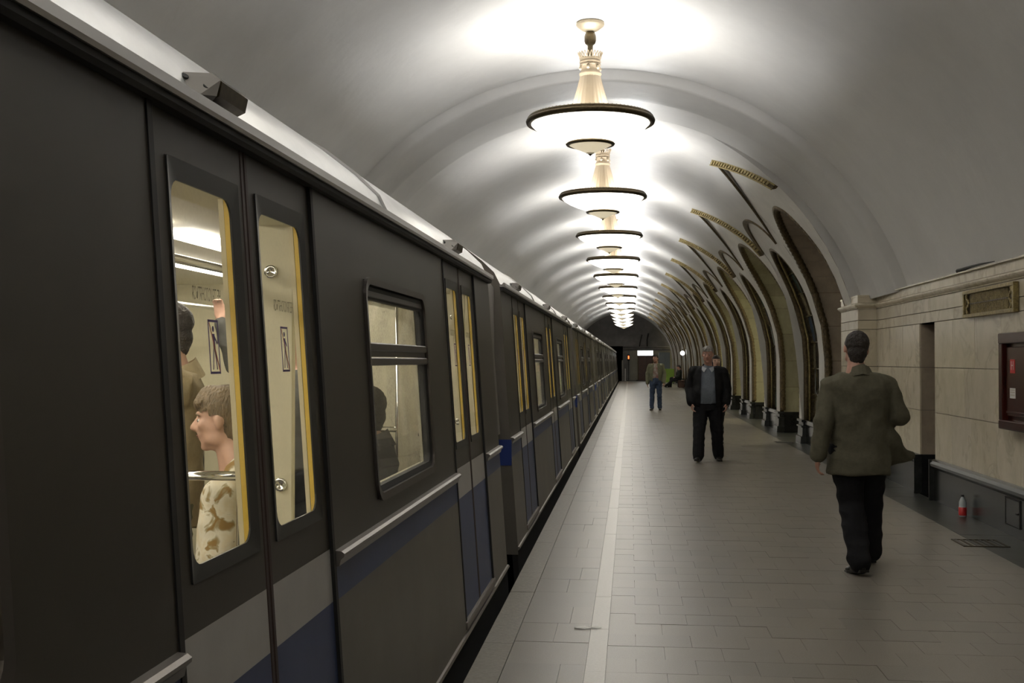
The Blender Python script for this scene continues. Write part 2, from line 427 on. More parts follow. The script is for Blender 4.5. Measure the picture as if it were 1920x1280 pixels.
for k in range(NPASS):
    c = C0+PER*k
    # ---- passage
    fx = (lambda L_: [(c+(y-c)*(1.0/1.42) if y < c else y, u) for y, u in L_]) if k == 0 else (lambda L_: L_)
    P = fx(outline(c, 1.42, 1.15, 1.5, -1.56+0.45))
    Q = clipY(to3(P))
    if k == 0: Q = [q for q in Q if not (q.y < c-0.3 and q.z < 2.55)]
    # gilt roll at the mouth
    Qm = [Vector((q.x+0.060, c+(q.y-c)*0.98, q.z-(0.015 if q.z > 3 else 0))) for q in Q]
    if k < 6: Qm = resample(Qm, 0.045)
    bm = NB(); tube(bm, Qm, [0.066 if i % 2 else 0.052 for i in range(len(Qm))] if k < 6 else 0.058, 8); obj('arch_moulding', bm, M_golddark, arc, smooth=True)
    # lining
    full = fx(outline(c, 1.40, 1.15, 1.48, -1.56+0.42, n=16))
    F = [q for q in to3(full)]
    pieces = list(zip(F, F[1:]))
    for j, (a, b) in enumerate(pieces):
        if k == 0 and (a.y+b.y)/2 < c-0.45: continue
        if b.y < YB+0.15: continue
        if a.y < YB+0.1: a = Vector((a.x, YB+0.1, a.z))
        for s0, s1 in ((0.08, 0.70), (0.70, DEPTH)):
            tgt = NB() if k < 4 else stuff_l
            a2, b2 = a.lerp(b, 0.006), b.lerp(a, 0.006)
            ce = Vector((0, c, 2.4)); nrm = Vector((0, a.y-c, max(0, a.z-2.7)*1.0)); nrm = nrm.normalized()*0.03 if nrm.length > 0 else Vector((0,0,0.03))
            vs = []
            for q, s in ((a2,s0+0.004),(b2,s0+0.004),(b2,s1-0.004),(a2,s1-0.004)): vs.append(Vector((max(q.x, 0)+s if True else 0, q.y, q.z)))
            lo = [tgt.verts.new(v) for v in vs]; hi = [tgt.verts.new(v+nrm) for v in vs]
            tgt.faces.new(lo)
            for i in range(4): tgt.faces.new((lo[i], lo[(i+1)%4], hi[(i+1)%4], hi[i]))
            if k < 4: obj('marble_panel', tgt, M_marbled if k == 0 else M_ymarble[mrng.randrange(3)], arc)
    # dark joint backing of the lining
    bm = NB(); 
    for a, b in pieces:
        if b.y < YB+0.1: continue
        o_ = lambda q: Vector((q.x, c+(q.y-c)*1.02, q.z+(0.02 if q.z > 3 else 0)))
        a1, b1 = o_(a), o_(b); quad(bm, a1, b1, b1+Vector((DEPTH,0,0)), a1+Vector((DEPTH,0,0)))
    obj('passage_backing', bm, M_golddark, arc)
    # skirting of black marble in the passage
    for sy in (-1, 1):
        if c+sy*1.42 < YB: continue
        bm = NB(); y = c+sy*1.42
        box(bm, 3.36, 3.27+DEPTH, min(y-sy*0.09, y+sy*0.02), max(y-sy*0.09, y+sy*0.02), 0, 0.40); box(bm, 3.34, 3.27+DEPTH, min(y-sy*0.12, y), max(y-sy*0.12, y), 0.37, 0.45)
        obj('skirting', bm, M_black, arc)
    # lunette gilt band
    def lun_pts(cc, hw, fn, n):
        out = []
        for i in range(n+1):
            y = cc-hw+2*hw*i/n; u = bound(y) if abs(y-cc) < hw-1e-4 else LU
            x, z = prof_r(u); out.append(Vector((x, y, z)))
        return [p for p in out if p.y > YB+0.02]
    pts = lun_pts(c, 1.9, None, 40)
    bm = NB()
    def ribbon(bm, pts, wdt, th, cc, inward=0.03):
        if len(pts) < 2: return
        # flat moulding following the curve, lying against the soffit inside the curve
        prev = None
        N = len(pts)
        for i, p in enumerate(pts):
            t = (pts[min(i+1,N-1)]-pts[max(i-1,0)]).normalized()
            nr = Vector((CX-p.x, 0, 1.3-p.z)).normalized()     # towards the tunnel axis
            side = t.cross(nr).normalized()
            if side.z > 0: side = -side                         # towards the inside (down) of the lunette
            q = [p+nr*th, p+nr*th*0.8+side*wdt*0.45, p+nr*th*0.35+side*wdt, p-nr*0.05+side*wdt, p-nr*0.05]
            R = [bm.verts.new(x) for x in q]
            if prev:
                for j in range(5): bm.faces.new((prev[j], prev[(j+1)%5], R[(j+1)%5], R[j]))
            else: bm.faces.new(R[::-1])
            prev = R
        bm.faces.new(prev)
    npts = [p for p in pts if p.y <= c+0.005]
    ribbon(bm, npts, 0.06, 0.085, c); obj('lunette_moulding', bm, M_golddark, arc)
    bm = NB(); tube(bm, [p+Vector((CX-p.x,0,1.3-p.z)).normalized()*0.088 for p in npts], 0.012, 6); obj('lunette_bead', bm, M_gold, arc)
    bm = NB(); tube(bm, [p+Vector((CX-p.x,0,1.3-p.z)).normalized()*0.010 for p in npts], 0.014, 6); obj('lunette_bead', bm, M_gold, arc)
    fpts = [p for p in pts if p.y >= c]
    bm = NB(); tube(bm, [p+Vector((0.005,0,0.0)) for p in fpts], 0.022, 6); obj('lunette_edge', bm, M_golddark, arc)
    pts = npts
    if k < 6:   # dentils along the gilt band
        bm = NB()
        L = [0]
        for a, b in zip(pts, pts[1:]): L.append(L[-1]+(b-a).length)
        s = 0.04; j = 0
        while s < L[-1]:
            while L[j+1] < s: j += 1
            p = pts[j].lerp(pts[j+1], (s-L[j])/(L[j+1]-L[j])); t = (pts[j+1]-pts[j]).normalized()
            nr = Vector((CX-p.x, 0, 1.3-p.z)).normalized(); sd = t.cross(nr).normalized()
            if sd.z > 0: sd = -sd
            if s > 0.06:
                o = p+nr*0.022; vs = [o, o+t*0.045, o+t*0.045+nr*0.052, o+nr*0.052]
                lo = [bm.verts.new(v+sd*0.01) for v in vs]; hi = [bm.verts.new(v-sd*0.02) for v in vs]
                bm.faces.new(hi)
                for i in range(4): bm.faces.new((lo[i], lo[(i+1)%4], hi[(i+1)%4], hi[i]))
            s += 0.075
        o = obj('dentils', bm, M_gold, arc); o['kind'] = 'stuff'
    # ---- niche between this passage and the next
    n0 = c+PER/2
    if n0+0.9 < YE:
        Q = to3(outline(n0, 0.87, 0.95, 1.22, -1.56+0.45))
        bm = NB(); tube(bm, [Vector((q.x+0.05, n0+(q.y-n0)*0.975, q.z-(0.01 if q.z > 3 else 0))) for q in Q], 0.045, 8); obj('arch_moulding', bm, M_golddark, arc, smooth=True)
        bm = NB(); tube(bm, [q+Vector((0.10,0,0)) for q in to3(outline(n0, 0.80, 0.95, 1.14, -1.56+0.45))], 0.022, 6); obj('inner_bead', bm, M_gold, arc, smooth=True)
        # reveal
        bm = NB()
        for a, b in zip(Q, Q[1:]): quad(bm, a, b, b+Vector((0.34,0,0)), a+Vector((0.34,0,0)))
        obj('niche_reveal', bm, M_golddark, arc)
        # small lunette band
        bm = NB(); pts = []
        for i in range(25):
            a = PI-PI*i/24; y = n0+0.95*math.cos(a); u = LU+0.70*math.sin(a); x, z = prof_r(u); pts.append(Vector((x,y,z)))
        ribbon(bm, pts, 0.10, 0.03, n0); obj('lunette_moulding', bm, M_golddark, arc)
        # sill
        bm = NB(); box(bm, 3.31, 3.7, n0-0.90, n0+0.90, 0, 0.36); box(bm, 3.28, 3.7, n0-0.88, n0+0.88, 0.36, 0.45, bev=0.012); obj('niche_sill', bm, M_black, arc)
        # stained glass panel: thing of its own
        g = empty('stained_glass_panel', (3.27, n0, 0.45))
        bm = NB(); Qb = to3(outline(n0, 0.84, 0.95, 1.19, -1.56+0.44))
        fv = [bm.verts.new((q.x+0.22-3.27, q.y-n0, q.z-0.45)) for q in Qb]; cv = bm.verts.new((prof_r(0.9)[0]+0.22-3.27, 0, prof_r(0.9)[1]-0.45))
        for i in range(len(fv)): bm.faces.new((fv[i], fv[(i+1)%len(fv)], cv))
        obj('backing', bm, M_dark, g)
        def hw_at(u):
            if u <= 0.95: return 0.79
            return 0.79*math.sqrt(max(0, 1-((u-0.95)/1.17)**2))
        rowsu = [-1.10,-0.62,-0.14,0.34,0.82,1.25,1.65,1.98]
        for ri in range(len(rowsu)-1):
            ua, ub = rowsu[ri], rowsu[ri+1]
            for ci in (-1, 0, 1):
                f0, f1 = (ci-0.5)*2/3, (ci+0.5)*2/3
                bm = NB(); vs = []
                for u, f in ((ua,f0),(ua,f1),(ub,f1),(ub,f0)):
                    h = hw_at(u); x, z = prof_r(u, depth(u)); um = (ua+ub)/2; m_ = 0.012
                    vs.append(Vector((x+0.185-3.27+mrng.uniform(-0.012,0.012), f*h+(m_ if f == f0 else -m_), z-0.45+(m_ if u == ua else -m_))))
                lo = [bm.verts.new(v) for v in vs]; hi = [bm.verts.new(v+Vector((0.03,0,0))) for v in vs]
                bm.faces.new(lo)
                for i in range(4): bm.faces.new((lo[i], lo[(i+1)%4], hi[(i+1)%4], hi[i]))
                obj('glass_pane', bm, glass_cols[mrng.randrange(5)], g)
            x, z = prof_r(ua, depth(ua))
            bm = NB(); h = hw_at(ua); box(bm, x+0.13-3.27, x+0.19-3.27, -h, h, z-0.45-0.012, z-0.45+0.016, bev=0.004); obj('glazing_bar', bm, M_chrome, g)
        for f in (-1/3, 1/3):
            bm = NB(); pts = [Vector((prof_r(u)[0]+0.165-3.27, f*hw_at(u), prof_r(u)[1]-0.45)) for u in [-1.1+3.0*i/14 for i in range(15)]]
            tube(bm, pts, 0.012, 6); obj('mullion', bm, M_bronze, g)
        tag(g, 'dark stained glass panel in the %s narrow arched niche beyond the stone pilaster' % ORD[k], 'stained glass', 'stained glass panels in the arcade niches')
    # ---- pedestals of the two piers
    for ya, yb in ((c+1.42, n0-0.87), (n0+0.87, c+PER-1.42)):
        if yb < YE-0.5:
            bm = NB(); pedestal(bm, ya, yb); obj('pedestal', bm, M_plinth, arc)
o = obj('marble_lining', stuff_l, M_ymarble[0], arc); o['kind'] = 'stuff'
# pier cores behind the plaster so that jambs are closed
bm = NB()
for k in range(NPASS):
    c = C0+PER*k
    box(bm, 3.60, 3.27+DEPTH-0.01, c+1.47, c+PER-1.47, 0, 2.6)
    for i in range(6):
        u0, u1 = 0.6+i*0.35, 0.95+i*0.35
obj('pylon_core', bm, M_golddark, arc)
bm = NB(); box(bm, 3.27+DEPTH-0.02, 3.27+DEPTH, YB-1, YE, 2.95+1.0, 5.6); obj('pylon_back', bm, M_plaster2, arc)

# central hall behind the arcade (seen through the passages)
bm = NB(); box(bm, 4.95, 9.5, 14, 90, -0.1, -0.01); hf = obj('floor', bm, M_floor[0]); struct(hf)
bm = NB(); box(bm, 9.5, 9.6, 14, 90, 0, 4.6); box(bm, 4.6, 9.6, 13.9, 14, 0, 4.6); box(bm, 4.6, 9.6, 90, 90.1, 0, 4.6); hw_ = obj('wall_hall', bm, M_ymarble[2]); struct(hw_)
bm = NB(); box(bm, 4.6, 9.6, 14, 90, 4.6, 4.7); hc = obj('ceiling', bm, M_plaster); struct(hc)
for i in range(7):
    L = bpy.data.lights.new('hall_light', 'AREA'); L.energy = 330; L.size = 1.5; L.size_y = 4; L.shape = 'RECTANGLE'; L.color = (1.0, 0.94, 0.62)
    o = bpy.data.objects.new('hall_light', L); COL.objects.link(o); o.location = (7.2, C0+PER*(1.6+1.8*i), 4.4)

# ------------------------------------------------------------------ near right wall: marble slabs, plinth, cornice, niche, pilaster
wr = empty('wall_right'); struct(wr)
bm = NB(); box(bm, 3.43, 3.55, -6, 13.04, 0, 2.46); box(bm, 3.43, 3.55, 13.76, 17.3, 0, 2.46); box(bm, 3.43, 3.55, 13.0, 13.8, 2.035, 2.46); box(bm, 3.43, 3.55, 13.04, 13.70, 2.0, 2.46)
box(bm, 3.18, 3.45, 16.03, 17.21, 0, 2.44); box(bm, 3.30, 4.7, 16.80, 16.90, 0, 2.9)
obj('masonry', bm, M_joint, wr)
def slab(xf, y0, y1, z0, z1, m, axis='x', th=0.018, g=0.003):
    bm = NB()
    if axis == 'x': box(bm, xf, xf+th+0.012, y0+g, y1-g, z0+g, z1-g, bev=0.002)
    else: box(bm, y0+g, y1-g, xf, xf+th+0.012, z0+g, z1-g, bev=0.002)
    return obj('marble_slab', bm, m, wr)
courses = [(0.46,0.985),(0.985,1.49),(1.49,2.005),(2.005,2.13),(2.13,2.29),(2.37,2.475)]
for ci, (z0, z1) in enumerate(courses):
    y = 7.9+(0.33 if ci % 2 else 0); L = [6.2]
    while y < 16:
        L.append(y); y += [0.78, 0.66, 0.92, 0.70][mrng.randrange(4)] if ci < 3 else 1.35
    L = [v for v in L if v < 15.7 and not (ci < 3 and 12.75 < v < 14.0)]+[16.0]
    if ci < 3: L = sorted(L+[13.04, 13.70])
    for a, b in zip(L, L[1:]):
        if ci < 3 and abs(a-13.04) < 0.01: continue
        slab(3.412, a, b, z0, z1, M_marble[mrng.randrange(4)])
# pilaster slabs
for ci, (z0, z1) in enumerate([(0.46,0.985),(0.985,1.49),(1.49,2.005),(2.005,2.13),(2.13,2.29),(2.37,2.46)]):
    m = M_marble[(ci*2+1) % 4]
    slab(3.155, 15.995, 17.24, z0, z1, m); slab(15.99, 3.157, 3.42, z0, z1, M_marble[(ci+1)%4], 'y')
bm = NB(); box(bm, 3.15, 3.43, 15.98, 17.25, 2.455, 2.48); obj('pilaster_cap', bm, M_marble[2], wr)
bm = NB(); box(bm, 3.38, 3.56, -6, 16.0, 2.468, 2.482); obj('ledge', bm, M_marble[2], wr)
# cornice moulding as a swept profile with return around the pilaster
def moulding(name, prof, path, m, parent):
    bm = NB(); prev = None
    for (px, py, nx_, ny_) in path:
        R = [bm.verts.new((px+nx_*o_, py+ny_*o_, z)) for (o_, z) in prof]
        if prev:
            for i in range(len(R)-1): bm.faces.new((prev[i], prev[i+1], R[i+1], R[i]))
        prev = R
    return obj(name, bm, m, parent, smooth=False)
cp = [(0,2.29),(0.012,2.29),(0.015,2.305),(0.03,2.31),(0.045,2.325),(0.052,2.34),(0.045,2.355),(0.02,2.365),(0.0,2.372)]
moulding('cornice', cp, [(3.415,-6,-1,0),(3.415,15.99,-1,-1),(3.155,15.99,-1,-1),(3.155,17.24,-1,0)], M_marble[2], wr)
# plinth with roll top
pp = [(0.02,0.0),(0.02,0.35),(0.05,0.37),(0.07,0.39),(0.075,0.42),(0.06,0.45),(0.03,0.462),(0.0,0.465)]
moulding('plinth', pp, [(3.42,-6,-1,0),(3.42,13.04,-1,0)], M_plinth, wr)
moulding('plinth', pp, [(3.42,13.70,-1,0),(3.42,15.99,-1,-1),(3.157,15.99,-1,-1),(3.157,17.24,-1,0)], M_plinth, wr)
bm = NB(); box(bm, 3.34, 3.44, 13.03, 13.045, 0, 0.46); box(bm, 3.34, 3.44, 13.695, 13.71, 0, 0.46); obj('plinth_end', bm, M_plinth, wr)
# recess (doorway niche): three courses of brown stone on the far jamb and back
for i, (z0, z1) in enumerate([(0.46,0.985),(0.985,1.49),(1.49,2.0)]):
    bm = NB(); box(bm, 3.43, 4.3, 13.70, 13.73, z0+0.003, z1-0.003); obj('niche_slab', bm, M_marbled, wr)
    bm = NB(); box(bm, 4.3, 4.33, 13.0, 13.72, z0+0.003, z1-0.003); obj('niche_slab', bm, M_marbled, wr)
bm = NB(); box(bm, 3.43, 4.32, 13.69, 13.72, 0, 0.46); box(bm, 4.28, 4.32, 13.0, 13.7, 0, 0.46); box(bm, 3.43, 4.32, 13.0, 13.04, 0, 2.0); box(bm, 3.43, 4.33, 13.0, 13.73, 2.0, 2.03); box(bm, 3.40, 4.33, 13.0, 13.73, -0.03, -0.001)
obj('niche_base', bm, M_black, wr)
# left tunnel wall behind train and wall behind camera
bm = NB(); box(bm, -4.56, -4.46, -6, 110, -1.3, 1.0); wl = obj('wall_left', bm, M_concrete); struct(wl)
bm = NB(); box(bm, -4.6, 3.6, -6.1, -6.0, -1.3, 5.6); wb = obj('wall_back', bm, M_plaster2); struct(wb)
# ventilation grille
g = empty('ventilation_grille', (3.36, 11.03, 2.00)); tag(g, 'brass ventilation grille with leaf ornament under the marble cornice', 'grille')
bm = NB()
for a in ((-0.76,0.76,0.0,0.035),(-0.76,0.76,0.235,0.27),(-0.76,-0.715,0.034,0.236),(0.715,0.76,0.034,0.236)): box(bm, 0, 0.05, a[0], a[1], a[2], a[3], bev=0.004)
obj('frame', bm, M_gold, g)
bm = NB(); box(bm, 0.03, 0.055, -0.73, 0.73, 0.02, 0.25); obj('back_plate', bm, M_golddark, g)
bm = NB()
for i in range(46): box(bm, 0.018, 0.03, -0.55+i*0.0244, -0.542+i*0.0244, 0.035, 0.235)
o = obj('bars', bm, M_gold, g); o['kind'] = 'stuff'
bm = NB(); box(bm, 0.012, 0.03, -0.56, 0.56, 0.13, 0.142); obj('cross_bar', bm, M_golddark, g)
for sgn in (-1, 1):
    bm = NB(); rr = random.Random(5)
    for i in range(16):
        t = i/15; y = sgn*(0.635+0.035*math.sin(t*9)); z = 0.04+t*0.19
        mtx = Matrix.Translation((0.016, y, z)) @ Matrix.Rotation(rr.uniform(0,3), 4, 'X') @ Matrix.Diagonal((0.35, 1, 0.45, 1))
        bmesh.ops.create_icosphere(bm, subdivisions=1, radius=0.03, matrix=mtx)
    obj('leaf_ornament', bm, M_gold, g, smooth=True)
# fire cabinet
g = empty('fire_hose_cabinet', (3.41, 10.0, 0.97)); tag(g, 'dark red wooden cabinet with a red letter sign hung on the marble wall', 'cabinet')
bm = NB(); Y0, Y1 = -0.62, 0.48
box(bm, -0.06, 0, Y0, Y1, 0.0, 0.83, bev=0.004); obj('case', bm, M_wood, g)
bm = NB()
for a in ((Y0-0.01,Y1+0.01,0.75,0.845),(Y0-0.01,Y1+0.01,-0.01,0.07)): box(bm, -0.115, -0.05, a[0], a[1], a[2], a[3], bev=0.008)
for a in ((Y0-0.01,Y0+0.09),(Y1-0.09,Y1+0.01)): box(bm, -0.112, -0.05, a[0], a[1], 0.065, 0.755, bev=0.008)
obj('frame', bm, M_wood, g)
bm = NB(); box(bm, -0.085, -0.05, Y0+0.12, Y1-0.12, 0.11, 0.72, bev=0.006); dr = obj('door', bm, M_wood, g)
bm = NB(); box(bm, -0.095, -0.08, Y0+0.14, Y1-0.14, 0.135, 0.155, bev=0.003); obj('rail', bm, M_wood, dr)
ps = NB(); box(ps, -0.0875, -0.084, 0.13, 0.25, 0.49, 0.61); sg = obj('red_sign', ps, M_signred, g)
me = text_mesh('Н', 0.105); me.materials.append(M_white); t = bpy.data.objects.new('lettering', me); COL.objects.link(t); t.parent = sg
t.matrix_local = Matrix.Translation((-0.089, 0.19, 0.55)) @ Matrix(((0,0,-1,0),(-1,0,0,0),(0,1,0,0),(0,0,0,1)))
ps = NB(); box(ps, -0.0875, -0.084, 0.12, 0.26, 0.27, 0.36); st = obj('white_label', ps, M_white, g)
bm = NB(); 
for z in (0.295, 0.32, 0.34): box(bm, -0.0885, -0.087, 0.135, 0.245, z, z+0.006)
obj('print_lines', bm, M_etch, st)
# access hatch in the plinth
g = empty('access_hatch', (3.40, 10.43, 0.10)); tag(g, 'small dark access door set in the black plinth below the cabinet', 'hatch')
bm = NB(); box(bm, -0.008, 0.0, -0.18, 0.18, 0.0, 0.23, bev=0.003); obj('door', bm, M_plinth, g)
bm = NB()
for a in ((-0.19,0.19,0.23,0.24),(-0.19,0.19,-0.01,0.0),(-0.19,-0.18,0,0.23),(0.18,0.19,0,0.23)): box(bm, -0.011, 0, a[0], a[1], a[2], a[3])
obj('frame', bm, M_rub, g)
bm = NB(); box(bm, -0.02, -0.008, -0.15, -0.12, 0.11, 0.125); obj('keyhole_plate', bm, M_rub, g)
# floor grate
g = empty('floor_grate', (2.99, 10.02, 0.0)); tag(g, 'metal grate let into the floor beside the dark stone border', 'grate')
bm = NB()
for a in ((-0.19,0.19,-0.19,-0.17),(-0.19,0.19,0.17,0.19),(-0.19,-0.17,-0.19,0.19),(0.17,0.19,-0.19,0.19)): box(bm, a[0], a[1], a[2], a[3], 0.0, 0.006)
obj('frame', bm, M_bronze, g)
for i in range(7):
    bm = NB(); box(bm, -0.17+i*0.05, -0.145+i*0.05, -0.17, 0.17, 0.0, 0.004); obj('slat', bm, M_bronze if i % 2 else M_border, g)
g = empty('floor_grate', (2.95, 22.0, 0.0)); tag(g, 'small dark floor plate on the border near the black pedestals', 'grate')
bm = NB(); box(bm, -0.15, 0.15, -0.17, 0.17, 0.001, 0.008, bev=0.002); obj('plate', bm, M_rub, g)
bm = NB(); box(bm, -0.17, 0.17, -0.19, 0.19, 0.0, 0.004); obj('frame', bm, M_bronze, g)
# bottle
g = empty('plastic_bottle', (3.33, 11.72, 0.0)); tag(g, 'plastic bottle with red label standing against the black plinth', 'bottle')
bm = NB(); R = lathe(bm, [(0.0,0.0),(0.034,0.0),(0.037,0.012),(0.037,0.10),(0.034,0.105),(0.036,0.12),(0.034,0.15),(0.022,0.18),(0.013,0.195),(0.013,0.203),(0.0,0.203)], 20)
obj('bottle_body', bm, mat('bottle_plastic', (0.55,0.60,0.62), 0.15, spec=0.6), g, smooth=True)
bm = NB(); lathe(bm, [(0.0385,0.014),(0.0388,0.095),(0.037,0.096)], 20); obj('label_wrap', bm, M_signred, g, smooth=True)
bm = NB(); lathe(bm, [(0.0,0.222),(0.014,0.222),(0.0155,0.218),(0.0155,0.200),(0.0,0.2)], 14); obj('cap', bm, M_rub, g)
# cable on ledge
bm = NB(); tube(bm, [(3.39,12.05,2.50),(3.39,11.9,2.50),(3.395,11.6,2.51),(3.395,11.3,2.508),(3.40,10.9,2.50)], [0.022,0.02,0.012,0.01,0.004], 6); tag(obj('cable', bm, M_rub), 'short black cable stub lying on the marble cornice ledge', 'cable')
# paper scraps
for i, (x, y, r, lb) in enumerate([(-0.28,6.60,0.055,'thin white paper scrap on the platform left of the pale stripe'),(-0.205,6.62,0.038,'small white paper scrap lying on the edge of the pale stripe')]):
    bm = NB(); vs = [bm.verts.new((math.cos(a)*r*(1 if i else 1.0), math.sin(a)*r*0.5, 0.003+0.004*(j%2))) for j, a in enumerate([0.1,1.3,2.6,3.6,5.0])]
    f = bm.faces.new(vs); e = bmesh.ops.extrude_face_region(bm, geom=[f]); bmesh.ops.translate(bm, verts=[v for v in e['geom'] if isinstance(v, bmesh.types.BMVert)], vec=(0,0,0.001))
    tag(obj('paper_scrap', bm, mat('paper', (0.85,0.85,0.80), 0.6), loc=(x,y,0.001)), lb, 'paper')

# ------------------------------------------------------------------ far end of the platform
we = empty('wall_end'); struct(we)
EY = 88.0
bm = NB(); N = 40; ctr = []
TX0, TX1, TZ = -3.6, -0.55, 2.75      # dark tunnel mouth
# end wall pieces with tunnel mouth left open
box(bm, -0.55, 4.8, EY+0.4, EY+0.6, 0, 2.7); box(bm, -4.6, 4.8, EY+0.4, EY+0.6, 2.7, 5.6); box(bm, -4.6, -3.6, EY+0.4, EY+0.6, -1.3, 2.75); box(bm, -0.62, -0.5, EY-1.0, EY+0.4, -0.1, 1.6)
obj('end_wall_face', bm, M_concrete, we)
bm = NB(); box(bm, 0.0, 3.6, EY+0.3, EY+0.42, 0, 2.35); obj('end_dado', bm, mat('end_tile', (0.28,0.26,0.20), 0.4, var=0.2, scale=2), we)
bm = NB(); box(bm, -0.6, 5.0, 86.9, 88.6, -0.5, -0.04); obj('end_step', bm, M_joint, we)
bm = NB(); box(bm, 0.5, 2.5, EY+0.22, EY+0.32, 0.0, 0.05)
obj('threshold', bm, M_black, we)
for zz, r in ((2.62,0.05),(2.48,0.035)):
    bm = NB(); tube(bm, [(-0.5,EY+0.25,zz),(3.6,EY+0.25,zz)], r, 8); obj('pipe', bm, M_concrete, we, smooth=True)
bm = NB(); tube(bm, [(1.35,EY+0.3,2.6),(1.35,EY+0.3,3.2),(1.45,EY+0.35,3.7)], 0.05, 8); tube(bm, [(0.75,EY+0.3,2.6),(0.8,EY+0.3,3.0),(0.95,EY+0.35,3.6)], 0.04, 8); obj('pipe', bm, M_under, we)
bm = NB(); box(bm, -4.6, -0.3, 105, 105.2, -1.3, 4); box(bm, -0.56, -0.5, EY+0.6, 105, -1.3, 4); box(bm, -4.6, -4.5, EY, 105, -1.3, 4); box(bm, -4.6, -0.5, EY+0.6, 105, 2.9, 3.0); o = obj('wall_tunnel', bm, M_under); struct(o)
g = empty('door_1', (1.2, EY+0.3, 0.0)); g['kind'] = 'structure'
bm = NB(); box(bm, -0.53, -0.01, -0.09, -0.03, 0.02, 1.93, bev=0.01); obj('door_leaf', bm, M_doorbrown, g)
bm = NB(); box(bm, 0.01, 0.53, -0.09, -0.03, 0.02, 1.93, bev=0.01); obj('door_leaf', bm, M_doorbrown, g)
bm = NB(); box(bm, -0.60, -0.53, -0.1, 0, 0, 2.0); box(bm, 0.53, 0.60, -0.1, 0, 0, 2.0); obj('door_frame', bm, M_bronze, g)
g = empty('light_box', (1.2, EY+0.12, 1.96)); tag(g, 'bright white rectangular light box above the brown door at the end', 'light box')
bm = NB(); box(bm, -0.62, 0.62, 0, 0.1, 0, 0.40, bev=0.01); obj('housing', bm, M_alu, g)
bm = NB(); box(bm, -0.60, 0.60, -0.012, 0.0, 0.015, 0.385); obj('diffuser', bm, mat('lit_diffuser', (1,1,1), emit=(0.95,1,0.98), estr=3.5), g)
g = empty('signal_lamp', (-0.1, EY-0.2, 1.72)); tag(g, 'small orange red signal lamp beside the dark tunnel mouth', 'lamp')
bm = NB(); box(bm, -0.09, 0.09, -0.02, 0.12, -0.16, 0.32, bev=0.01); obj('housing', bm, M_rub, g)
bm = NB(); box(bm, -0.05, 0.05, -0.035, -0.02, -0.02, 0.22, bev=0.01); obj('lens', bm, mat('signal_lens', (1,0.2,0.05), emit=(1.0,0.16,0.04), estr=3), g)
bm = NB(); box(bm, -0.02, 0.02, 0.02, 0.06, -1.7, -0.16); obj('post', bm, M_rub, g)
g = empty('white_post', (-0.35, EY-1.2, 0.0)); tag(g, 'slim pale post at the platform end beside the tunnel mouth', 'post')
bm = NB(); box(bm, -0.03, 0.03, -0.03, 0.03, 0, 0.95, bev=0.008); obj('shaft', bm, M_white, g)
bm = NB(); box(bm, -0.07, 0.07, -0.07, 0.07, 0, 0.03, bev=0.004); obj('foot', bm, M_white, g)
g = empty('metal_cabinet', (2.62, 86.2, 0.0)); tag(g, 'tall grey metal cabinet by the end wall behind the green board', 'cabinet')
bm = NB(); box(bm, -0.42, 0.42, -0.2, 0.3, 0.05, 2.2, bev=0.01); obj('case', bm, mat('grey_steel', (0.15,0.17,0.18), 0.4, 0.3), g)
bm = NB(); box(bm, -0.38, -0.01, -0.215, -0.2, 0.1, 2.15, bev=0.004); obj('door', bm, MATS['grey_steel'], g)
bm = NB(); box(bm, 0.01, 0.38, -0.215, -0.2, 0.1, 2.15, bev=0.004); obj('door', bm, MATS['grey_steel'], g)
g = empty('green_board', (2.62, 76.0, 0.0)); tag(g, 'bright green upright board standing on the platform near the far end', 'board')
bm = NB(); box(bm, -0.33, 0.33, -0.02, 0.02, 0.10, 1.02, bev=0.006); obj('panel', bm, mat('green_board', (0.17,0.30,0.03), 0.5), g)
for s in (-1, 1):
    bm = NB(); box(bm, s*0.27-0.02, s*0.27+0.02, -0.18, 0.18, 0, 0.10); obj('foot', bm, M_rub, g)
g = empty('globe_lamp', (3.02, 65.25, 2.0)); tag(g, 'small round white globe lamp on the far wall above the seated people', 'lamp')
bm = NB(); bmesh.ops.create_uvsphere(bm, u_segments=16, v_segments=10, radius=0.13); obj('globe', bm, mat('globe_glow', (1,1,1), emit=(0.95,1,1), estr=4), g, smooth=True)
bm = NB(); tube(bm, [(0,0,0.12),(0,0,0.22),(0.20,0,0.24)], 0.02, 6); obj('bracket', bm, M_bronze, g)

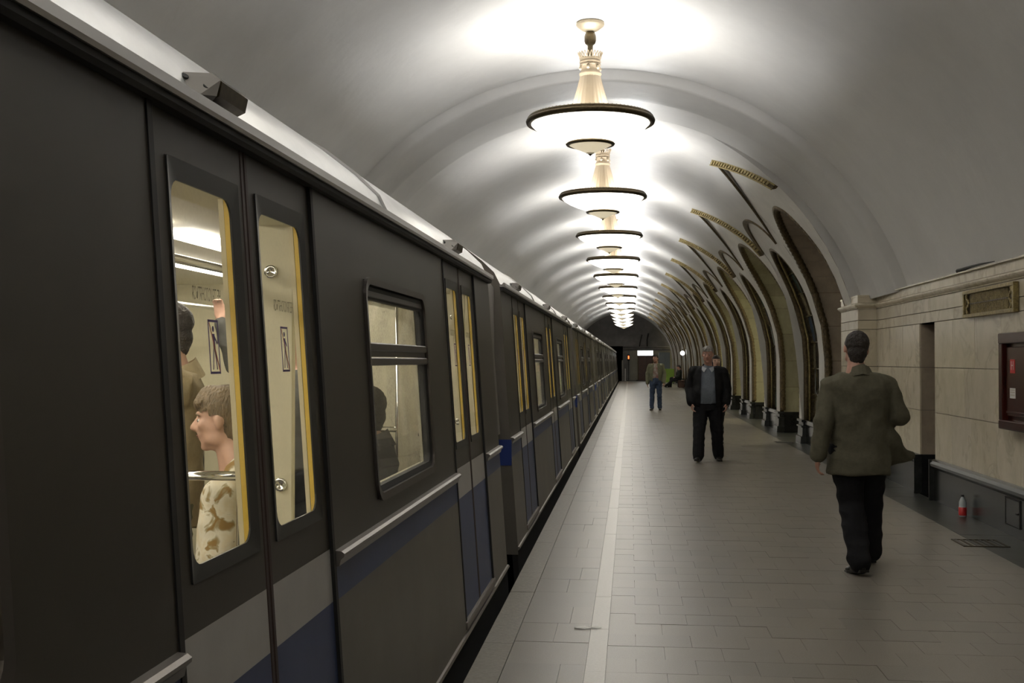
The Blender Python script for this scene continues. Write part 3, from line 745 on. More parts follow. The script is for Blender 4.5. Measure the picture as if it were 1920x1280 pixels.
# ------------------------------------------------------------------ chandeliers
def make_chandelier():
    root = empty('chandelier', (LAMP_X, LAMP_Y[0], 4.22))
    # z = 0 is the rim level; apex of vault about +1.07
    bm = NB(); lathe(bm, [(0.0,1.08),(0.155,1.08),(0.158,1.06),(0.15,1.045),(0.10,1.005),(0.06,0.985),(0.0,0.98)], 28); obj('canopy', bm, M_lampbrass, root, smooth=True)
    bm = NB(); lathe(bm, [(0.035,0.99),(0.055,0.96),(0.062,0.93),(0.062,0.88),(0.052,0.85),(0.03,0.83),(0.03,0.83)], 20, flute=0.06, nfl=6); obj('socket_cup', bm, M_bronze, root, smooth=True)
    bm = NB(); lathe(bm, [(0.028,0.84),(0.026,0.70)], 16, flute=0.12, nfl=6); obj('stem', bm, M_bronze, root, smooth=True)
    # openwork crown of loops
    cr = NB()
    for i in range(22):
        a = 2*PI*i/22; pts = []
        for t in [j/8 for j in range(9)]:
            da = math.sin(t*PI)*0.0; h = math.sin(t*PI); aa = a+(t-0.5)*2*PI/22*0.95
            r = 0.116+0.022*h**2; pts.append((r*math.cos(aa), r*math.sin(aa), 0.685+0.062*h))
        tube(cr, pts, 0.005, 5)
    lathe(cr, [(0.112,0.685),(0.118,0.69),(0.116,0.675),(0.112,0.66),(0.110,0.60),(0.112,0.685)], 28)
    obj('crown', cr, M_lampcream, root, smooth=True)
    cp_ = NB(); lathe(cp_, [(0.108,0.655),(0.117,0.65),(0.119,0.64),(0.112,0.633),(0.110,0.62),(0.118,0.612),(0.110,0.604),(0.108,0.54),(0.112,0.53),(0.122,0.52),(0.123,0.505),(0.115,0.497),(0.117,0.487),(0.112,0.48)], 32)
    co_ = obj('collar', cp_, M_lampcream, root, smooth=True)
    for i in range(6):
        a = 2*PI*i/6+0.35; bm = NB(); bmesh.ops.create_uvsphere(bm, u_segments=10, v_segments=6, radius=0.024, matrix=Matrix.Translation((0.108*math.cos(a), 0.108*math.sin(a), 0.572))); obj('boss', bm, M_lampbrass, co_, smooth=True)
    bm = NB(); lathe(bm, [(0.112,0.485),(0.125,0.44),(0.145,0.36),(0.172,0.26),(0.205,0.15),(0.235,0.06),(0.24,0.04)], 96, flute=0.012, nfl=24); obj('cone_shade', bm, M_lampcream, root, smooth=True)
    bm = NB(); pr = [(0.63,0.012),(0.635,0.030),(0.655,0.040),(0.68,0.038),(0.695,0.022),(0.69,0.008),(0.705,0.002),(0.712,-0.015),(0.705,-0.038),(0.685,-0.048),(0.655,-0.045),(0.635,-0.03),(0.63,0.012)]
    lathe(bm, pr, 64)
    rim = obj('rim', bm, M_bronze, root, smooth=True)
    bm = NB()   # rope beading on the rim
    for i in range(90):
        a = 2*PI*i/90; bmesh.ops.create_icosphere(bm, subdivisions=1, radius=0.011, matrix=Matrix.Translation((0.672*math.cos(a), 0.672*math.sin(a), 0.034)))
    o = obj('beading', bm, M_bronze, rim); o['kind'] = 'stuff'
    bm = NB(); lathe(bm, [(0.66,-0.035),(0.62,-0.075),(0.54,-0.125),(0.43,-0.175),(0.32,-0.215),(0.22,-0.245),(0.20,-0.25),(0.0,-0.26)], 48)
    bw = obj('bowl', bm, M_bowl, root, smooth=True)
    bm = NB(); lathe(bm, [(0.245,-0.243),(0.262,-0.248),(0.272,-0.262),(0.262,-0.277),(0.236,-0.282),(0.230,-0.262),(0.245,-0.243)], 40); obj('lower_ring', bm, M_bronze, root, smooth=True)
    bm = NB(); lathe(bm, [(0.235,-0.272),(0.19,-0.295),(0.12,-0.325),(0.05,-0.358),(0.03,-0.37)], 36); obj('lower_cup', bm, M_cup, root, smooth=True)
    bm = NB(); lathe(bm, [(0.0,-0.352),(0.05,-0.352),(0.045,-0.362),(0.02,-0.375),(0.0,-0.395)], 16); obj('finial', bm, M_bronze, root, smooth=True)
    return root
ch0 = make_chandelier()
DIST = {0:'nearest one seen, in front of the plaster rib', 1:'second one in the row, just beyond the plaster rib'}
for i, y in enumerate(LAMP_Y):
    c = ch0 if i == 0 else copy_tree(ch0)
    c.location = (LAMP_X, y, 4.22)
    if i < 2: lb = 'conical chandelier hanging over the platform %s' % ('beside the camera' if i else 'behind the camera')
    elif i-2 in DIST: lb = 'brass rimmed chandelier with glowing bowl, '+DIST[i-2]
    else: lb = 'brass rimmed chandelier with glowing bowl, %s in the row from the front' % ORD[i-2]
    tag(c, lb, 'chandelier', 'chandeliers along the platform vault')
    for q in range(3):
        a = 2*PI*q/3+PI/2
        L = bpy.data.lights.new('chandelier_bulb', 'POINT'); L.energy = LAMP_POWER/3; L.shadow_soft_size = 0.08; L.color = (0.97, 0.98, 1.0)
        o = bpy.data.objects.new('chandelier_bulb', L); COL.objects.link(o); o.location = (LAMP_X+0.36*math.cos(a), y+0.36*math.sin(a), 4.22-0.02)
# ------------------------------------------------------------------ train cars
CARL = 10.63; DM = [1.48, 5.34, 9.2]; WM = [3.41, 7.27]; TC = -2.28
def SX(z, off=0.0): return -(0.9+0.07*z)+off
def sp(off, y, z): return (SX(z, off), y, z)
def sbox(bm, o0, o1, y0, y1, z0, z1, mi=0, bev=0): return box(bm, o0, o1, y0, y1, z0, z1, f=lambda a, y, z: (SX(z, a), y, z), mi=mi, bev=bev)
def rrect(y0, y1, z0, z1, r, n=5):
    P = []
    for cy, cz, a0 in ((y1-r,z1-r,0),(y0+r,z1-r,PI/2),(y0+r,z0+r,PI),(y1-r,z0+r,1.5*PI)):
        for i in range(n+1):
            a = a0+PI/2*i/n; P.append((cy+r*math.cos(a), cz+r*math.sin(a)))
    return P
def ring_frame(bm, outer, inner, o_out, o_in, back):
    """bevelled ring between two outlines on the side plane; o_* are offsets towards the platform"""
    A = [bm.verts.new(sp(back, y, z)) for y, z in outer]; B = [bm.verts.new(sp(o_out, y, z)) for y, z in outer]
    C_ = [bm.verts.new(sp(o_in, y, z)) for y, z in inner]; D = [bm.verts.new(sp(back, y, z)) for y, z in inner]
    n = len(outer)
    for P, Q in ((A,B),(B,C_),(C_,D)):
        for i in range(n): bm.faces.new((P[i], P[(i+1)%n], Q[(i+1)%n], Q[i]))
GL = [mat for mat in ()]
def glyph_person(bm, yc, zc, s):
    pass
M_hood = mat('gangway_grey', (0.27,0.25,0.23), 0.5)
def make_car():
    g = empty('train_car', (0,0,0))
    # ---- platform side body panels
    bm = NB(); low = NB()
    ys = [0.0]
    zb, zt = 0.06, 2.165
    doors = [(m-0.63, m+0.63) for m in DM]; wins = [(m-0.645, m+0.645) for m in WM]
    segs = []; y = 0.0
    for d0, d1 in doors: segs.append((y, d0)); y = d1
    segs.append((y, CARL))
    TH_ = 0.035
    for i, (a, b) in enumerate(segs):
        wn = [w_ for w_ in wins if w_[0] > a and w_[1] < b]
        # lower grey, blue stripe, upper dark
        sbox(bm, -TH_, 0, a, b, zb, 0.785, mi=1); sbox(bm, -TH_, 0, a, b, 0.785, 0.892, mi=2)
        if wn:
            w0, w1 = wn[0]; f = 0.012
            sbox(bm, -TH_, 0, a, b, 0.892, 1.02+f); sbox(bm, -TH_, 0, a, b, 1.90-f, zt)
            sbox(bm, -TH_, 0, a, w0+f, 1.02+f, 1.90-f); sbox(bm, -TH_, 0, w1-f, b, 1.02+f, 1.90-f)
        else: sbox(bm, -TH_, 0, a, b, 0.892, zt)
    for d0, d1 in doors: sbox(bm, -TH_, 0, d0, d1, zb, 0.12, mi=1); sbox(bm, -0.06, -0.028, d0-0.01, d1+0.01, 2.10, 2.18)
    obj('body_side', bm, [M_body, M_low, M_blue], g)
    # door pocket edges (dark rubber gaps)
    for d0, d1 in doors:
        for yy in (d0, d1):
            bm = NB(); sbox(bm, -0.05, 0.004, yy-0.008 if yy == d0 else yy-0.018, yy+0.018 if yy == d0 else yy+0.008, 0.12, 2.165); obj('door_gap_seal', bm, M_rub, g)
        bm = NB(); sbox(bm, -0.12, 0.012, d0-0.02, d1+0.02, 0.075, 0.118, bev=0.004); obj('door_sill', bm, M_rail, g)
    # belt rails
    for a, b in segs:
        bm = NB(); P = [(0.0,0.945),(0.022,0.943),(0.032,0.935),(0.030,0.925),(0.018,0.915),(0.012,0.895),(0.0,0.892)]
        prev = None
        for y in (a+0.014, b-0.014):
            R = [bm.verts.new(sp(o_, y, z)) for o_, z in P]
            if prev:
                for i in range(len(R)-1): bm.faces.new((prev[i], prev[i+1], R[i+1], R[i]))
                bm.faces.new(R)
            else: bm.faces.new(R[::-1])
            prev = R
        obj('belt_rail', bm, M_rail, g)
    # sill rail and skirt
    bm = NB(); P = [(-0.02,0.065),(0.012,0.062),(0.018,0.05),(0.006,0.035),(-0.01,0.03)]; prev = None
    for y in (0.0, CARL):
        R = [bm.verts.new(sp(o_, y, z)) for o_, z in P]
        if prev:
            for i in range(len(R)): bm.faces.new((prev[i], prev[(i+1)%len(R)], R[(i+1)%len(R)], R[i]))
            bm.faces.new(R)
        else: bm.faces.new(R[::-1])
        prev = R
    obj('sill_rail', bm, M_rail, g)
    bm = NB(); sbox(bm, -0.05, -0.004, 0, CARL, -0.28, 0.05); box(bm, -3.5, -1.15, 0.3, CARL-0.3, -0.9, -0.1); obj('underframe', bm, M_under, g)
    # roof
    prof = [(-1.035,2.175),(-1.055,2.20),(-1.10,2.29),(-1.20,2.385),(-1.35,2.50),(-1.55,2.61),(-1.9,2.72),(-2.28,2.76)]
    prof = prof+[(2*TC-x, z) for x, z in prof[-2::-1]]
    bm = NB(); rows = []
    yy = [0.0, 0.03]+[CARL*i/24 for i in range(1, 24)]+[CARL-0.03, CARL]
    for y in yy: rows.append([bm.verts.new((x, y, z)) for x, z in prof])
    for A, B in zip(rows, rows[1:]):
        for i in range(len(A)-1): bm.faces.new((A[i], A[i+1], B[i+1], B[i]))
    obj('roof', bm, M_roof, g, smooth=True)
    for y in (3.45, 7.2):
        bm = NB(); tube(bm, [(x+(0.0), y, z+0.002) for x, z in prof], 0.012, 6, caps=False); obj('roof_seam', bm, M_alu, g)
    # gutter: dark drip band with a bright lip
    for nm, P, mm in (('drip_band', [(-0.02,2.140),(0.020,2.142),(0.030,2.152),(0.030,2.170),(-0.02,2.172)], M_rub), ('gutter', [(-0.02,2.172),(0.038,2.168),(0.046,2.176),(0.046,2.200),(0.034,2.206),(0.018,2.190),(-0.02,2.188)], M_alu)):
        bm = NB(); prev = None
        for y in (0.0, CARL):
            R = [bm.verts.new(sp(o_, y, z)) for o_, z in P]
            if prev:
                for i in range(len(R)): bm.faces.new((prev[i], prev[(i+1)%len(R)], R[(i+1)%len(R)], R[i]))
                bm.faces.new(R)
            else: bm.faces.new(R[::-1])
            prev = R
        obj(nm, bm, mm, g)
    # roof vents
    for m in DM:
        y = m-0.40
        def slope(o_, y_, s_): return (-1.050-0.72*s_+0.84*o_, y_, 2.213+0.62*s_+0.55*o_)   # o_: outwards from the roof, s_: up the roof
        v = NB(); P = [(-0.02,0.0),(0.035,-0.010),(0.068,0.018),(0.068,0.055),(0.038,0.082),(-0.02,0.082)]; A = [v.verts.new(slope(o_, y+0.11, s_)) for o_, s_ in P]; B = [v.verts.new(slope(o_, y+0.30, s_)) for o_, s_ in P]
        for q in range(6): v.faces.new((A[q], A[(q+1)%6], B[(q+1)%6], B[q]))
        v.faces.new(A[::-1]); v.faces.new(B); vo = obj('roof_vent', v, M_bronze, g)
        v = NB()
        for q in range(7):
            s_ = 0.022+q*0.006
            P4 = [slope(0.070, yy_, s_+dz) for yy_ in (y+0.115, y+0.295) for dz in (0, 0.003)]
            quad(v, P4[0], P4[2], P4[3], P4[1])
        o = obj('louvres', v, M_rub, vo); o['kind'] = 'stuff'
        v = NB(); AP = [Vector(slope(*p)) for p in ((-0.01,y+0.045,0.095),(0.010,y+0.055,0.0),(0.032,y+0.10,-0.010),(0.070,y+0.11,0.025),(0.068,y+0.11,0.055),(0.010,y+0.07,0.10))]
        f = v.faces.new([v.verts.new(p) for p in AP]); e = bmesh.ops.extrude_face_region(v, geom=[f]); bmesh.ops.translate(v, verts=[q for q in e['geom'] if isinstance(q, bmesh.types.BMVert)], vec=(-0.03,0.02,-0.02))
        bk = obj('bracket', v, M_hood, vo)
        n_ = (AP[2]-AP[1]).cross(AP[5]-AP[1]).normalized()
        if n_.y > 0: n_ = -n_
        for wts in ((0.34,0.12,0.0,0.06,0.2,0.28),(0.05,0.32,0.25,0.2,0.13,0.05)):
            ctr = sum((AP[q]*wts[q] for q in range(6)), Vector()); v = NB()
            rot = n_.to_track_quat('Z', 'Y').to_matrix().to_4x4()
            bmesh.ops.create_cone(v, cap_ends=True, segments=14, radius1=0.0105, radius2=0.0105, depth=0.006, matrix=Matrix.Translation(ctr) @ rot); obj('hole', v, M_rub, bk)
    # ---- doors
    for m in DM:
        for s in (-1, 1):
            y0, y1 = (m-0.615, m-0.028) if s < 0 else (m+0.028, m+0.615)
            f0, f1, g0, g1 = (m-0.53, m-0.065, m-0.505, m-0.115) if s < 0 else (m+0.075, m+0.54, m+0.105, m+0.502)
            bm = NB(); O0, O1 = -0.034, -0.008
            a, b, c_ = 0.12, 1.065, 2.04
            for z0, z1, mi in ((a,0.785,2),(0.785,0.955,1),(0.955,b,0),(c_,2.15,0)): sbox(bm, O0, O1, y0, y1, z0, z1, mi=mi)
            sbox(bm, O0, O1, y0, f0, b, c_); sbox(bm, O0, O1, f1, y1, b, c_)
            dl = obj('door_leaf', bm, [M_body, M_grey, M_blue], g)
            bm = NB(); ring_frame(bm, rrect(f0, f1, b, c_, 0.006), rrect(g0, g1, 1.10, 1.99, 0.045), -0.003, -0.009, -0.014); obj('glass_frame', bm, M_dframe, dl)
            bm = NB(); Pn = rrect(g0-0.006, g1+0.006, 1.095, 1.995, 0.045); bm.faces.new([bm.verts.new(sp(-0.012, y, z)) for y, z in Pn]); obj('glass', bm, M_glass, dl, faceout=True)
            # yellow painted inner reveal at the far edge of the glass
            bm = NB(); sbox(bm, -0.028, -0.0145, g1-0.0, g1+0.022, 1.08, 2.0); sbox(bm, -0.028, -0.0145, g0-0.022, g0, 1.08, 2.0); obj('inner_edge', bm, M_yellow, dl)
            bm = NB(); sbox(bm, -0.05, -0.036, y0, g0-0.02, 0.12, 2.12); sbox(bm, -0.05, -0.036, g1+0.02, y1, 0.12, 2.12); sbox(bm, -0.05, -0.036, g0-0.02, g1+0.02, 0.12, 1.08); sbox(bm, -0.05, -0.036, g0-0.02, g1+0.02, 2.0, 2.12); obj('inner_lining', bm, M_cream, dl)
            # sticker with crossed-out leaning figure
            yc = (g0+g1)/2+0.02*(-s); zc = 1.604; hw_, hh = 0.034, 0.067
            bm = NB()
            def sl(y0_, y1_, z0_, z1_, mi, o_=-0.0105): sbox(bm, o_-0.0006, o_, y0_, y1_, z0_, z1_, mi=mi)
            sl(yc-hw_,yc+hw_,zc+hh-0.006,zc+hh,0); sl(yc-hw_,yc+hw_,zc-hh,zc-hh+0.006,0); sl(yc-hw_,yc-hw_+0.005,zc-hh,zc+hh,0); sl(yc+hw_-0.005,yc+hw_,zc-hh,zc+hh,0)
            def poly(pts, mi, o_=-0.0110):
                pts = [(y_*0.7, z_*0.85) for y_, z_ in pts]
                f = bm.faces.new([bm.verts.new(sp(o_, yc+y, zc+z)) for y, z in pts]); f.material_index = mi
            poly([(0.010*math.cos(2*PI*i/10)-0.002, 0.052+0.009*math.sin(2*PI*i/10)) for i in range(10)], 0)
            poly([(-0.012,0.038),(0.010,0.038),(0.012,-0.005),(-0.006,-0.008)], 0)
            poly([(0.008,0.034),(0.034,0.012),(0.030,0.006),(0.006,0.024)], 0)
            poly([(-0.008,-0.005),(0.001,-0.005),(-0.014,-0.066),(-0.022,-0.066)], 0); poly([(0.001,-0.005),(0.012,-0.005),(0.024,-0.066),(0.016,-0.066)], 0)
            poly([(-0.043,0.068),(-0.036,0.072),(0.043,-0.066),(0.036,-0.072)], 1, -0.0100)
            obj('sticker', bm, [M_purple, M_red], dl)
            t = bpy.data.objects.new('lettering', TXT); COL.objects.link(t); t.parent = dl
            # writing is applied inside, so it reads mirrored from the platform
            t.matrix_local = Matrix.Translation((SX(1.73,-0.014), (g0+g1)/2, 1.73)) @ Matrix(((0,0,-1,0),(-1,0,0,0),(0,1,0,0),(0,0,0,1)))
        bm = NB(); sbox(bm, -0.05, -0.006, m-0.028, m-0.003, 0.12, 2.15, bev=0.004); sbox(bm, -0.05, -0.006, m+0.003, m+0.028, 0.12, 2.15, bev=0.004); obj('centre_seal', bm, M_seal, g)
    # ---- windows
    for m in WM:
        w0, w1 = m-0.645, m+0.645
        bm = NB(); ring_frame(bm, rrect(w0, w1, 1.02, 1.90, 0.085, 7), rrect(w0+0.028, w1-0.028, 1.05, 1.872, 0.07, 7), 0.012, 0.010, -0.05); wf = obj('window_frame', bm, M_dframe2, g, smooth=False)
        bm = NB(); ring_frame(bm, rrect(w0+0.03, w1-0.03, 1.052, 1.865, 0.065, 7), rrect(w0+0.06, w1-0.06, 1.075, 1.815, 0.05, 7), -0.001, -0.008, -0.035); obj('inner_frame', bm, M_rub, wf)
        bm = NB(); sbox(bm, -0.04, 0.006, w0+0.03, w1-0.03, 1.608, 1.642, bev=0.005); sbox(bm, -0.04, -0.004, w0+0.03, w1-0.03, 1.585, 1.61); sbox(bm, -0.04, 0.006, w0+0.03, w1-0.03, 1.55, 1.583, bev=0.005); obj('transom', bm, M_dframe2, wf)
        bm = NB(); sbox(bm, -0.04, -0.002, w0+0.03, w1-0.03, 1.825, 1.85, bev=0.003); obj('vent_slat', bm, M_dframe2, wf)
        for z0, z1 in ((1.06,1.56),(1.63,1.84)):
            bm = NB(); quad(bm, sp(-0.016,w0+0.04,z0), sp(-0.016,w1-0.04,z0), sp(-0.016,w1-0.04,z1), sp(-0.016,w0+0.04,z1)); obj('pane', bm, M_wglass, wf, faceout=True)
    # ---- interior shell
    XF = -3.46
    bm = NB(); box(bm, XF, SX(0,-0.06), 0.02, CARL-0.02, 0.0, 0.045); obj('cabin_floor', bm, M_cabfloor, g)
    bm = NB(); box(bm, XF, SX(2.2,-0.01), 0.02, CARL-0.02, 2.15, 2.17); obj('cabin_ceiling', bm, M_cabceil, g)
    bm = NB()
    for a, b in segs:
        wn = [w_ for w_ in wins if w_[0] > a and w_[1] < b]; i0, i1 = -0.06, -0.045
        if wn:
            w0, w1 = wn[0]; w0 += 0.05; w1 -= 0.05
            sbox(bm, i0, i1, a, b, 0.05, 1.07); sbox(bm, i0, i1, a, b, 1.83, 2.15); sbox(bm, i0, i1, a, w0, 1.07, 1.83); sbox(bm, i0, i1, w1, b, 1.07, 1.83)
        else: sbox(bm, i0, i1, a, b, 0.05, 2.15)
    sbox(bm, -0.2, -0.062, 0.02, CARL-0.02, 2.02, 2.15)
    obj('cabin_lining', bm, M_cream, g)
    # far wall with its windows and doors
    bm = NB(); box(bm, XF-0.03, XF, 0.0, CARL, 0.0, 2.18); box(bm, XF, -1.10, 0.004, 0.03, 0.0, 2.15); box(bm, XF, -1.10, CARL-0.03, CARL-0.004, 0, 2.15); obj('far_lining', bm, M_cream, g)
    bm = NB(); box(bm, XF-0.06, XF-0.03, 0, CARL, -0.2, 2.2); obj('far_side', bm, M_body, g)
    for m in WM:
        bm = NB(); box(bm, XF+0.002, XF+0.012, m-0.6, m+0.6, 1.05, 1.85, bev=0.003); obj('far_window', bm, M_dark, g)
    for m in DM:
        for s in (-1, 1):
            yc = m+s*0.31
            bm = NB(); box(bm, XF, XF+0.02, yc-0.3, yc+0.3, 0.05, 2.05, bev=0.003); fd = obj('far_door', bm, M_cream, g)
            bm = NB(); box(bm, XF+0.021, XF+0.026, yc-0.2, yc+0.2, 1.08, 1.98, bev=0.003); obj('glass', bm, M_dark, fd)
    # end faces, towards the couplings
    for (y0, y1) in ((-0.006, 0.0), (CARL, CARL+0.006)):
        bm = NB(); bm.faces.new([bm.verts.new((x, y0, z)) for x, z in [(SX(0.0), 0.0), (SX(2.17), 2.17)]+prof[1:-1]+[(2*TC-SX(2.17), 2.17), (2*TC-SX(0), 0.0)]]); 
        obj('end_wall', bm, M_low if y0 < 0 else M_body, g)
    bm = NB(); box(bm, -1.12, -0.955, -0.012, -0.002, 0.72, 0.93); obj('gap_guard_plate', bm, M_signblue, g)
    # roof bridge over the articulation (set in from the roof)
    bm = NB(); pr2 = [(TC+(x-TC)*0.95, 2.0+(z-2.0)*0.93) for x, z in [(-0.98,0.9),(-1.03,1.6)]+prof]
    A = [bm.verts.new((x, CARL-0.01, z)) for x, z in pr2]; B = [bm.verts.new((x, CARL+0.755, z)) for x, z in pr2]
    for i in range(len(A)-1): bm.faces.new((A[i], A[i+1], B[i+1], B[i]))
    obj('gangway_hood', bm, M_hood, g, smooth=True)
    bm = NB(); P = [(SX(z)-0.10, z) for z in (-0.1, 0.05, 1.0, 2.05)]
    A = [bm.verts.new((x, CARL-0.01, z)) for x, z in P]; B = [bm.verts.new((x, CARL+0.755, z)) for x, z in P]
    for i in range(len(A)-1): bm.faces.new((A[i], A[i+1], B[i+1], B[i]))
    obj('gangway_bellows', bm, M_body, g)
    bm = NB(); tube(bm, [(-1.16,CARL,-0.02),(-1.0,CARL+0.2,-0.12),(-1.0,CARL+0.55,-0.12),(-1.16,CARL+0.74,-0.02)], 0.03, 8); obj('coupling_hose', bm, M_rub, g, smooth=True)
    # lights, rails, seats, partitions
    for x in (-1.98, -2.58):
        for i in range(3):
            y0 = 0.25+i*3.45
            bm = NB(); box(bm, x-0.06, x+0.06, y0, y0+3.2, 2.115, 2.15, bev=0.008); obj('ceiling_light', bm, M_tube, g)
    for x in (-1.46, -2.60):
        bm = NB(); tube(bm, [(x,0.1,1.90),(x,CARL-0.1,1.90)], 0.016, 8)
        for i in range(5): y = 1.2+i*2.1; tube(bm, [(x,y,1.90),(x,y,2.15)], 0.008, 6)
        obj('grab_rail', bm, M_chrome, g, smooth=True)
    for m in DM:
        for s in (-1, 1):
            yp = m+s*0.66
            for sx, x0 in ((1, SX(2.15,-0.06)), (-1, XF)):
                bm = NB(); x1 = x0-sx*0.18 if sx > 0 else x0+0.24
                box(bm, min(x0,x1), max(x0,x1), yp-0.015, yp+0.015, 0.35, 2.15, bev=0.004); pt = obj('partition', bm, M_cream, g)
                if sx > 0:
                    for (xx, zz) in ((-1.185,1.865),(-1.150,1.16)):
                        bm = NB(); lathe(bm, [(0,0.0),(0.011,0.0),(0.013,0.003),(0.022,0.004),(0.022,-0.004),(0,-0.004)], 16)
                        bmesh.ops.rotate(bm, verts=bm.verts, matrix=Matrix.Rotation(PI/2, 3, 'X')); bmesh.ops.translate(bm, verts=bm.verts, vec=(xx, yp-0.019, zz)); obj('bolt', bm, M_chrome, pt, smooth=True)
                bm = NB(); xe = x1-sx*0.28
                tube(bm, [(x1,yp,1.185),(xe+sx*0.03,yp,1.185),(xe,yp,1.15),(xe,yp,0.5)], 0.016, 8); obj('hand_rail', bm, M_chrome, g, smooth=True)
                bm = NB(); tube(bm, [(x1,yp,0.05),(x1,yp,2.15)], 0.016, 8); obj('pole', bm, M_chrome, pt, smooth=True)
    for a, b in ((DM[0]+0.70, DM[1]-0.70), (DM[1]+0.70, DM[2]-0.70)):
        for sx, x0 in ((1, SX(0.5,-0.07)), (-1, XF+0.01)):
            xa, xb = sorted((x0, x0-sx*0.46)); bm = NB(); box(bm, xa, xb, a, b, 0.40, 0.49, bev=0.02); obj('seat_bench', bm, M_seat, g)
            xa, xb = sorted((x0, x0-sx*0.08)); bm = NB(); box(bm, xa, xb, a, b, 0.49, 0.98, bev=0.02); obj('seat_back', bm, M_seat, g)
            xa, xb = sorted((x0, x0-sx*0.35)); bm = NB(); box(bm, xa, xb, a, b, 0.05, 0.40); obj('seat_base', bm, M_low, g)
    return g
M_dframe2 = mat('window_frame_metal', (0.085,0.072,0.064), 0.35, 0.3)
TXT = text_mesh('НЕ ПРИСЛОНЯТЬСЯ', 0.026, extr=0.0); TXT.materials.append(M_etch)
for v_ in TXT.vertices: v_.co.y *= 1.7; v_.co.x *= 0.72
CAR0 = -2.37
starts = [CAR0, 9.05]+[9.05+11.4*i for i in range(1, 7)]
car = make_car()
for i, y in enumerate(starts):
    c = car if i == 0 else copy_tree(car)
    c.location = (0, y, 0)
    lb = ('dark grey metro car in the foreground with lit doors and floral shirted passenger' if i == 0 else
          'grey metro car with blue plate at its end, coupled behind the foreground car' if i == 1 else
          '%s metro car of the train counting from the camera' % ORD[i])
    tag(c, lb, 'train car', 'coupled cars of the metro train')
# ------------------------------------------------------------------ people
M_skin = mat('skin', (0.50,0.27,0.20), 0.5, var=0.1, scale=18)
M_skin2 = mat('skin_pale', (0.62,0.38,0.28), 0.5, var=0.1, scale=18)
M_eye = mat('eye_white', (0.6,0.58,0.55), 0.2)
M_iris = mat('iris', (0.05,0.035,0.03), 0.2)
M_lip = mat('lips', (0.36,0.14,0.12), 0.5)
M_brow_d = mat('hair_dark', (0.028,0.019,0.014), 0.55, var=0.4, scale=60, bump=0.6, bscale=120)
M_hair_grey = mat('hair_grey', (0.40,0.38,0.35), 0.6, var=0.4, scale=50, bump=0.6, bscale=120)
M_hair_fair = mat('hair_fair', (0.23,0.165,0.09), 0.55, var=0.45, scale=55, bump=0.8, bscale=110, stretch=(1,1,0.35))
M_shoe = mat('black_leather', (0.014,0.013,0.012), 0.3)
def cloth(name, col, **k): return mat(name, col, k.pop('rough', 0.85), var=k.pop('var', 0.2), scale=k.pop('scale', 30), bump=0.15, bscale=220, spec=0.2, **k)
def ell(bm, c, r, rot=None, seg=18):
    c = Vector(c); rings_ = max(6, seg//2); prev = None
    def P(x, y, z):
        v = Vector((x*r[0], y*r[1], z*r[2])); return c+(rot @ v if rot else v)
    top = bm.verts.new(P(0,0,1)); bot = bm.verts.new(P(0,0,-1))
    for i in range(1, rings_):
        a = PI*i/rings_; z, q = math.cos(a), math.sin(a)
        R = [bm.verts.new(P(q*math.cos(2*PI*k/seg), q*math.sin(2*PI*k/seg), z)) for k in range(seg)]
        for k in range(seg):
            if prev: bm.faces.new((prev[k], prev[(k+1)%seg], R[(k+1)%seg], R[k]))
            else: bm.faces.new((top, R[k], R[(k+1)%seg]))
        prev = R
    for k in range(seg): bm.faces.new((prev[k], bot, prev[(k+1)%seg]))
def limb(bm, pts, rs, flat=1.0, seg=14):
    """tapering limb: chain of (point, radius), closed with balls at the joints"""
    for (a, b, ra, rb) in zip(pts, pts[1:], rs, rs[1:]):
        a = Vector(a); b = Vector(b); n = 6; d = (b-a)
        if d.length < 1e-5: continue
        t = d.normalized(); u = Vector((0,0,1)) if abs(t.z) < 0.9 else Vector((0,1,0)); e1 = t.cross(u).normalized(); e2 = e1.cross(t).normalized(); prev = None
        for i in range(n+1):
            f = i/n; r = ra*(1-f)+rb*f; p = a+d*f
            R = [bm.verts.new(p+e1*(r*math.cos(2*PI*k/seg))+e2*(r*flat*math.sin(2*PI*k/seg))) for k in range(seg)]
            if prev:
                for k in range(seg): bm.faces.new((prev[k], prev[(k+1)%seg], R[(k+1)%seg], R[k]))
            else: bm.faces.new(R[::-1])
            prev = R
        bm.faces.new(prev)
    for p, r in zip(pts, rs): ell(bm, p, (r*0.99, r*0.99*(flat if flat < 1 else 1), r*0.99), seg=14)
def loft(bm, rings, seg=28, pw=2.3):
    """rings: (z, rx, ry, cx, cy)"""
    prev = None
    for (z, rx, ry, cx, cy) in rings:
        R = []
        for k in range(seg):
            a = 2*PI*k/seg; ca, sa = math.cos(a), math.sin(a)
            R.append(bm.verts.new((cx+rx*math.copysign(abs(ca)**(2/pw), ca), cy+ry*math.copysign(abs(sa)**(2/pw), sa), z)))
        if prev:
            for k in range(seg): bm.faces.new((prev[k], prev[(k+1)%seg], R[(k+1)%seg], R[k]))
        else: bm.faces.new(R[::-1])
        prev = R
    bm.faces.new(prev)
